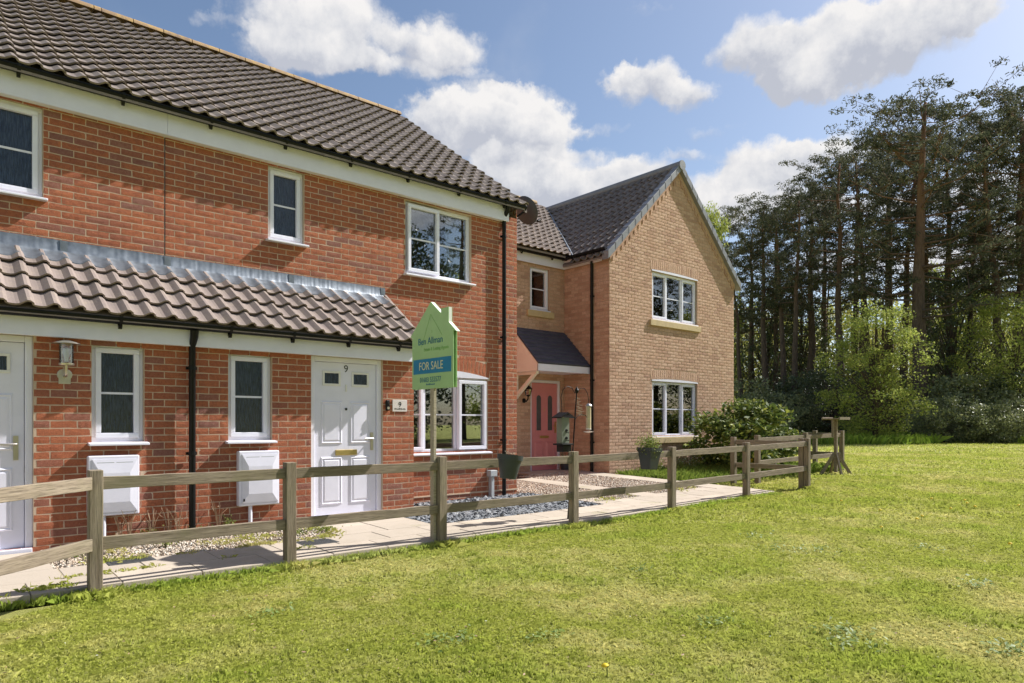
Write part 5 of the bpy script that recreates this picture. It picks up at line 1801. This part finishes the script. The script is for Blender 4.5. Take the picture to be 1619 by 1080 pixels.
# leafy trees and bushes at the wood edge
A1 = leafy(201, 9, 3.1, .16, 'spring_leaves', (.10, .20), 85, 170, .10)
A2 = leafy(202, 10, 3.4, .22, 'dark_leaves', (.12, .24), 60, 190, .05)
A3 = leafy(203, 9, 3.0, .15, 'spring_leaves', (.10, .20), 75, 150, .12)
for (u, d, vt, me, wd, nm, lab) in [
        (1385, 38, 490, A1, .95, 'hawthorn_tree', 'yellow green hawthorn tree in fresh leaf left of the thick pine trunk'),
        (1318, 46, 585, A2, .95, 'holly_bush', 'dark holly bush in shade behind the bird table'),
        (1215, 62, 455, A2, 1.05, 'holly_tree', 'dark evergreen tree among the trunks nearest the yellow house'),
        (1268, 64, 470, A2, 1.05, 'holly_tree', 'dark evergreen tree far back between slim trunks left of the holly bush'),
        (1502, 49, 440, A2, 1.0, 'holly_tree', 'dark glossy evergreen tree right of the thick pine trunk'),
        (1600, 44, 470, A3, 1.1, 'leafy_tree', 'pale green leafy tree at the right edge below the pines'),
        (1545, 58, 445, A3, 1.0, 'leafy_tree', 'pale green leafy tree far behind between the evergreen and right edge'),
        (1478, 62, 430, A1, 1.0, 'leafy_tree', 'yellow green tree directly behind the thick pine trunk'),
        (1128, 60, 335, A1, .75, 'leafy_tree', 'green tree rising just behind the yellow gable verge')]:
    x, y = ray_xy(u, d); H = CAM_H + (V0 - vt) / F_PX * d - .2
    tree(nm, lab, 'tree', me, x, y, (wd, wd, H / (9 if me is not A2 else 10)), random.uniform(0, 6.28))
B1 = leafy(211, 3, 2.3, .06, 'bramble_leaves', (.10, .20), 60, 100, .0)
B2 = leafy(212, 3, 2.1, .06, 'dark_leaves', (.10, .18), 60, 90, .0)
bush_spec = [(1172, 49, 1.35, 0), (1212, 44, .75, 0), (1243, 46, 1.0, 0), (1290, 50, 1.5, 1), (1345, 54, .8, 1), (1425, 52, 1.2, 1), (1470, 42, .6, 0), (1492, 40, .85, 0), (1530, 44, 1.35, 0), (1566, 39, .7, 0), (1588, 43, 1.05, 0), (1612, 39, .8, 0), (1640, 43, 1.4, 1)]
for i, (u, d, sc, k) in enumerate(bush_spec):
    x, y = ray_xy(u, d)
    tree('bramble_bush', 'low %s bush, %s from the left along the wood edge' % (('grey green bramble', 'dark evergreen')[k], ORD[i]), 'bush', (B1, B2)[k], x, y, (sc * 1.1, sc * 1.1, sc), random.uniform(0, 6.28), 'bushes along the wood edge')

# the wood behind: one mass of foliage and trunks
n = 1700
us = rng.uniform(1120, 1800, n); ds = rng.uniform(70, 100, n)
cx_ = np.array([ray_xy(u, d) for u, d in zip(us, ds)])
hz = rng.random(n) ** 1.25 * 15
V, Fc = leaf_cloud(np.column_stack([cx_, hz]), rng.uniform(1.0, 2.2, n), 60, (.28, .55), .7)
o = bpy.data.objects.new('woodland', mesh_np('woodland', V, Fc, 'backwood_leaves')); COL.objects.link(o)
o['kind'] = 'stuff'; tag(o, 'yellow green woodland seen through the pine trunks', 'woodland')
m = MB()
for q in range(70):
    x, y = ray_xy(random.uniform(1120, 1800), random.uniform(68, 98)); hh = random.uniform(12, 19)
    m.tube([(x, y, 0), (x + random.uniform(-.4, .4), y, hh * .5), (x + random.uniform(-.8, .8), y, hh)], [.2, .15, .05], 5)
o2 = m.build('woodland_trunks', 'pine_bark', o, smooth=True, recalc=False); o2['kind'] = 'stuff'
# trees across the lawn behind the camera (seen as reflections in the windows)
for i in range(17):
    x, y = -4 + i * 4.6 + random.uniform(-1, 1), random.uniform(-26, -18)
    if i % 2: tree('pine_tree', 'pine tree across the lawn, reflected in the house windows', 'pine tree', PINES[i % 5], x, y, (.85, .85, .85), i * 1.3, 'pines behind the viewer reflected in windows')
    else: tree('leafy_tree', 'leafy tree across the lawn, reflected in the house windows', 'tree', (A2, A1, A3)[i % 3], x, y, (1.5, 1.5, 1.35), i * 1.3, 'leafy trees behind the viewer reflected in windows')

# ivy-clad laurel by the yellow house
B3 = leafy(221, 1.65, .95, .035, 'bush_leaves', (.07, .14), 60, 95, .12)
x, y = 14.75, 8.75
tree('laurel_bush', 'leafy green bush with yellow new growth beside the ground floor window', 'bush', B3, x, y, (1.3, 1.3, .98), .4)

# tall grass and flowers in the corner garden
def blades(P2, zf, h, w, tint, lean=.5):
    n = len(P2)
    a = rng.uniform(0, 2 * np.pi, n); hh = rng.uniform(h[0], h[1], n); ww = rng.uniform(w[0], w[1], n)
    la = rng.uniform(0, 2 * np.pi, n); ll = np.abs(rng.normal(0, lean, n)) * hh
    bx, by = P2[:, 0], P2[:, 1]; bz = zf(bx, by) - .004
    dx, dy = np.cos(a) * ww / 2, np.sin(a) * ww / 2
    ox, oy = np.cos(la) * ll, np.sin(la) * ll
    V = np.empty((n, 4, 3))
    V[:, 0] = np.stack([bx - dx, by - dy, bz], -1); V[:, 1] = np.stack([bx + dx, by + dy, bz], -1)
    V[:, 2] = np.stack([bx + dx * .75 + ox * .35, by + dy * .75 + oy * .35, bz + hh * .6], -1)
    V[:, 3] = np.stack([bx + ox, by + oy, bz + hh * np.clip(1 - .35 * (ll / hh), .4, 1)], -1)
    Fc = np.arange(n * 4).reshape(n, 4)
    return V.reshape(-1, 3), Fc, np.repeat(tint, 4, 0)


def turf_tint(x, y):
    a = vnoise(x, y, 0.9, 11); b = vnoise(x, y, 3.1, 12); c = vnoise(x, y, 8.0, 13)
    dry = np.clip((a * .5 + b * .35 + c * .35 - .52) * 3.2, 0, 1)[:, None]
    lush = np.clip((vnoise(x, y, 1.6, 14) * .6 + c * .4 - .50) * 4, 0, 1)[:, None]
    g0 = np.array([.43, .46, .095]); g1 = np.array([.64, .575, .235]); g2 = np.array([.35, .435, .06])
    t = g0 * (1 - dry) + g1 * dry
    t = t * (1 - lush * .75) + g2 * lush * .75
    return t * rng.uniform(.75, 1.2, len(x))[:, None], dry[:, 0], lush[:, 0]


def in_view(P2, pad=60):
    d = P2[:, 0] * C_ + P2[:, 1] * S_; lat = P2[:, 0] * S_ - P2[:, 1] * C_
    u = CX + F_PX * lat / np.maximum(d, .1)
    return (d > 2.2) & (u > -pad * 4) & (u < 1619 + pad * 4)


def is_lawn(x, y):
    edge = 6.12 + (vnoise(x, y * 0, 2.2, 5) - .5) * .12
    left = np.where(x < 1.0, np.minimum(edge, 6.1 + (x - 1.0) * .65), edge)
    ok = (y < left) | ((x > 11.5) & (y < 9.9)) | (x > 16.6)
    return ok


Vs, Fs, Ts, b = [], [], [], 0
for (d0, d1, dens, h, w) in ((2.4, 5.5, 8200, (.013, .036), (.0025, .005)), (5.5, 9, 4000, (.014, .038), (.004, .007)), (9, 15, 1150, (.025, .06), (.008, .013)), (15, 26, 330, (.03, .065), (.015, .024)), (26, 46, 85, (.035, .08), (.03, .05))):
    lim = d1 * 1.35
    n = int(dens * (lim + 12) * (lim + 14))
    n = min(n, 2600000)
    P2 = np.column_stack([rng.uniform(-6, lim, n), rng.uniform(-lim * .55, lim * .75, n)]) if d1 > 10 else np.column_stack([rng.uniform(-3, lim, n), rng.uniform(-3, min(lim, 10), n)])
    area = (lim + 6) * (lim * 1.3) if d1 > 10 else (lim + 3) * (min(lim, 10) + 3)
    keepn = int(dens * area)
    P2 = P2[:keepn]
    d = P2[:, 0] * C_ + P2[:, 1] * S_
    ok = (d >= d0) & (d < d1) & in_view(P2) & is_lawn(P2[:, 0], P2[:, 1])
    P2 = P2[ok]
    tint, dry, lush = turf_tint(P2[:, 0], P2[:, 1])
    ok = rng.random(len(P2)) > dry * .45
    P2, tint, lush = P2[ok], tint[ok], lush[ok]
    V, Fc, T4 = blades(P2, lawn_h, h, w, tint, 1.0)
    V = V.reshape(-1, 4, 3); base_z = V[:, :1, 2:3]
    V[:, :, 2:3] = base_z + (V[:, :, 2:3] - base_z) * (1 + .7 * lush)[:, None, None]
    V = V.reshape(-1, 3)
    Vs.append(V); Fs.append(Fc + b); Ts.append(T4); b += len(V)
# longer fringe along the path edge and round the fence posts
n = 9000
P2 = np.column_stack([rng.uniform(0.2, 11.4, n), rng.normal(6.10, .035, n)])
tint, _, _ = turf_tint(P2[:, 0], P2[:, 1])
V, Fc, T4 = blades(P2, lawn_h, (.04, .10), (.004, .008), tint * np.array([.8, .95, .8]), .6); Vs.append(V); Fs.append(Fc + b); Ts.append(T4); b += len(V)
for (x, y) in posts:
    n = 260
    P2 = np.column_stack([rng.normal(x, .07, n), rng.normal(y - .06, .05, n)])
    tint, _, _ = turf_tint(P2[:, 0], P2[:, 1])
    V, Fc, T4 = blades(P2, lawn_h, (.05, .12), (.004, .008), tint, .6); Vs.append(V); Fs.append(Fc + b); Ts.append(T4); b += len(V)
for (x0_, x1_, yc, sd, n) in ((.3, 3.0, 6.52, .02, 500), (.9, 3.4, 6.96, .03, 1400), (.95, 3.4, 7.4, .2, 1500), (.3, .9, 6.2, .06, 500), (3.0, 3.6, 7.3, .2, 700), (8.0, 9.0, 7.3, .1, 300), (9.6, 10.8, 7.35, .1, 300)):
    P2 = np.column_stack([rng.uniform(x0_, x1_, n), rng.normal(yc, sd, n)])
    P2 = P2[vnoise(P2[:, 0], P2[:, 1], 4.0, 41) > .52]
    tint, _, _ = turf_tint(P2[:, 0], P2[:, 1])
    V, Fc, T4 = blades(P2, lambda x, y: plot_z(x, y) + .012, (.015, .06), (.003, .006), tint * .9, .9); Vs.append(V); Fs.append(Fc + b); Ts.append(T4); b += len(V)
o = bpy.data.objects.new('grass', mesh_np('grass', np.concatenate(Vs), np.concatenate(Fs), 'grass_blade', tint=np.concatenate(Ts))); COL.objects.link(o)
o['kind'] = 'stuff'; tag(o, 'short mown patchy grass of the open lawn', 'grass')

n = 26000
P2 = np.column_stack([rng.uniform(11.5, 16.7, n), rng.uniform(7.2, 9.95, n)])
P2 = P2[(P2[:, 1] > 7.9 - (P2[:, 0] - 11.5) * .12) & (rng.random(n) < .35 + .65 * sstep((P2[:, 1] - 7.8) / 1.6))]
tint = np.array([.15, .225, .035]) * rng.uniform(.7, 1.35, len(P2))[:, None]
V, Fc, T4 = blades(P2, lawn_h, (.10, .30), (.006, .013), tint, .5)
o = bpy.data.objects.new('tall_grass', mesh_np('tall_grass', V, Fc, 'grass_blade', tint=T4)); COL.objects.link(o)
o['kind'] = 'stuff'; tag(o, 'long lush grass in the corner garden under the window', 'grass')
# lush grass at the wood edge
n = 14000
U = rng.uniform(1230, 1640, n); D = rng.uniform(36, 52, n)
P2 = np.array([ray_xy(u, d) for u, d in zip(U, D)])
P2 = P2[(vnoise(P2[:, 0], P2[:, 1], .35, 31) > .35)]
tint = np.array([.27, .40, .05]) * rng.uniform(.7, 1.3, len(P2))[:, None]
V, Fc, T4 = blades(P2, lawn_h, (.25, .75), (.05, .10), tint, .5)
o = bpy.data.objects.new('wood_edge_grass', mesh_np('wood_edge_grass', V, Fc, 'grass_blade', tint=T4)); COL.objects.link(o)
o['kind'] = 'stuff'; tag(o, 'bright long grass along the edge of the wood', 'grass')


def small_plant(name, label, x, y, z, hgt, spread, nl, mat, flower=None, size=(.025, .05), group=None, cat='plant'):
    t = thing(name, label, cat, (x, y, z), group)
    m = MB()
    for q in range(9):
        a = random.uniform(0, 6.28); r_ = spread * random.uniform(.2, .8)
        m.tube([(x, y, z - .01), (x + r_ * .4 * math.cos(a), y + r_ * .4 * math.sin(a), z + hgt * .6), (x + r_ * math.cos(a), y + r_ * math.sin(a), z + hgt * random.uniform(.7, 1))], .003, 4, caps=False)
    m.build('stem', 'dry_stems' if mat == 'dry_stems' else 'weed_leaves', t, recalc=False)
    c = rng.normal(size=(nl, 3)) * np.array([spread * .5, spread * .5, hgt * .24]) + np.array([x, y, z + hgt * .55])
    c[:, 2] = np.maximum(c[:, 2], z + .01)
    V, Fc = scatter(LEAF, LEAF_F, rand_rot(nl) * rng.uniform(size[0], size[1], nl)[:, None, None], c)
    o = bpy.data.objects.new('foliage', mesh_np('foliage', V, Fc, mat)); COL.objects.link(o); attach(o, t)
    if flower:
        k = nl // 7
        c = rng.normal(size=(k, 3)) * np.array([spread * .5, spread * .5, hgt * .2]) + np.array([x, y, z + hgt * .8])
        V, Fc = scatter(LEAF, LEAF_F, rand_rot(k) * rng.uniform(.018, .03, k)[:, None, None], c)
        o = bpy.data.objects.new('blossom', mesh_np('blossom', V, Fc, flower)); COL.objects.link(o); attach(o, t)
    return t


for i, (u, v, h, sp) in enumerate([(990, 745, .35, .22), (1012, 747, .45, .25), (1038, 748, .42, .28), (1075, 747, .48, .28), (1098, 745, .40, .25), (1130, 742, .42, .25)]):
    d = 1.13 * F_PX / (v - V0); x, y = ray_xy(u, d)
    y = min(y, 9.75)
    x = max(x, 11.6)
    small_plant('flowering_plant', 'white flowering plant in the corner garden, %s from the left' % ORD[i], x, y, float(lawn_z(x)), h, sp, 420, 'weed_leaves', 'white_petal', group='white flowering plants under the yellow house window')
for i, (u, v, h, sp, mt) in enumerate(sorted([(185, 862, .10, .10, 'weed_leaves'), (120, 884, .12, .12, 'weed_leaves'), (232, 858, .14, .13, 'weed_leaves'), (262, 866, .12, .12, 'weed_leaves'), (310, 845, .12, .12, 'weed_leaves'), (312, 828, .20, .09, 'weed_leaves'), (515, 842, .08, .14, 'weed_leaves'), (470, 846, .07, .16, 'weed_leaves')])):
    d = 1.24 * F_PX / (v - V0); x, y = ray_xy(u, d); y = min(y, 7.84)
    small_plant('weed', 'green weed in the gravel strip by the porch wall, %s from the left' % ORD[i], x, y, float(plot_z(x, y)), h, sp, 130, mt, size=(.014, .035), group='weeds growing in the gravel strip', cat='weed')
for i, u in enumerate((190, 205, 240, 268, 282, 345)):
    x, _ = on_y(u, 800, 7.78)
    small_plant('dried_plant', 'dried brown weed stalks against the porch wall, %s from the left' % ORD[i], x, 7.78, float(plot_z(x, 7.78)), random.uniform(.3, .45), .14, 14, 'dry_stems', size=(.012, .022), group='dried stalks along the porch wall', cat='weed')

# dandelions and daisies in the lawn
yel = []
for (u, v) in ((1448, 830), (1457, 826), (1475, 800), (1390, 815), (1525, 803), (1528, 807), (1540, 812), (1612, 812), (1395, 842), (1600, 866), (1330, 800), (960, 1062), (1505, 815)):
    d = (CAM_H - .03) * F_PX / (v - V0); x, y = ray_xy(u, d); yel.append((u, x, y))
for i, (u, x, y) in enumerate(sorted(yel)):
    z = float(lawn_h(np.array([x]), np.array([y]))[0])
    t = thing('dandelion', 'yellow dandelion flower in the lawn, %s of the dandelions from the left' % ORD[i], 'flower', (x, y, z), 'dandelions dotted over the lawn', local=True)
    m = MB(); m.lathe([(0, .062), (.012, .060), (.021, .066), (.017, .074), (.006, .079), (0, .08)], Matrix.Rotation(random.uniform(-.3, .3), 4, 'X'), 10); m.build('flower_head', 'yellow_petal', t, smooth=True)
    m = MB(); m.tube([(0, 0, -.01), (0, 0, .064)], .003, 5); m.build('stem', 'weed_leaves', t)

# clover patches, fallen petals and leaf bits lying in the turf
def ground_px(u, v):
    d = CAM_H * F_PX / (v - V0); return ray_xy(u, d)
cs = []
for (u, v, n_, sp) in ((1238, 868, 70, .16), (1292, 872, 60, .14), (710, 1015, 80, .10), (1330, 1000, 90, .10), (1350, 1020, 80, .09), (1540, 930, 70, .10), (1010, 905, 40, .09), (1460, 870, 60, .14), (860, 1010, 60, .08), (1200, 850, 60, .15), (430, 970, 50, .09), (1600, 1030, 70, .09), (1130, 985, 50, .09)):
    x, y = ground_px(u, v)
    cs.append(np.column_stack([rng.normal(x, sp, n_), rng.normal(y, sp * .7, n_)]))
P2 = np.concatenate(cs); n = len(P2)
z = lawn_h(P2[:, 0], P2[:, 1]) + rng.uniform(.02, .04, n)
ang = rng.uniform(0, 6.28, n); ca, sa = np.cos(ang), np.sin(ang)
M = np.zeros((n, 3, 3)); M[:, 0, 0] = ca; M[:, 0, 1] = -sa; M[:, 1, 0] = sa; M[:, 1, 1] = ca; M[:, 2, 2] = 1; M[:, 2, 0] = rng.normal(0, .35, n); M[:, 2, 1] = rng.normal(0, .35, n)
V, Fc = scatter(LEAF, LEAF_F, M * rng.uniform(.02, .042, n)[:, None, None], np.column_stack([P2, z]))
o = bpy.data.objects.new('clover', mesh_np('clover', V, Fc, 'clover_leaves')); COL.objects.link(o); o['kind'] = 'stuff'; tag(o, 'darker clover and weed patches in the lawn', 'clover')
for nm, mt, n, size, lab in (('fallen_petals', 'white_petal', 90, (.012, .024), 'tiny white petals and daisies scattered over the lawn'), ('leaf_litter', 'dry_stems', 260, (.014, .035), 'small dry brown leaf bits lying in the lawn')):
    U = rng.uniform(0, 1619, n); Vv = 745 + 330 * rng.random(n) ** 1.1
    P2 = np.array([ground_px(u, v) for u, v in zip(U, Vv)]); P2 = P2[is_lawn(P2[:, 0], P2[:, 1]) & (P2[:, 0] < 30)]; n = len(P2)
    z = lawn_h(P2[:, 0], P2[:, 1]) + rng.uniform(.018, .035, n)
    Mr = rand_rot(n) * rng.uniform(size[0], size[1], n)[:, None, None]; Mr[:, 2] *= .35
    V, Fc = scatter(LEAF, LEAF_F, Mr, np.column_stack([P2, z]))
    o = bpy.data.objects.new(nm, mesh_np(nm, V, Fc, mt)); COL.objects.link(o); o['kind'] = 'stuff'; tag(o, lab, nm.replace('_', ' '))
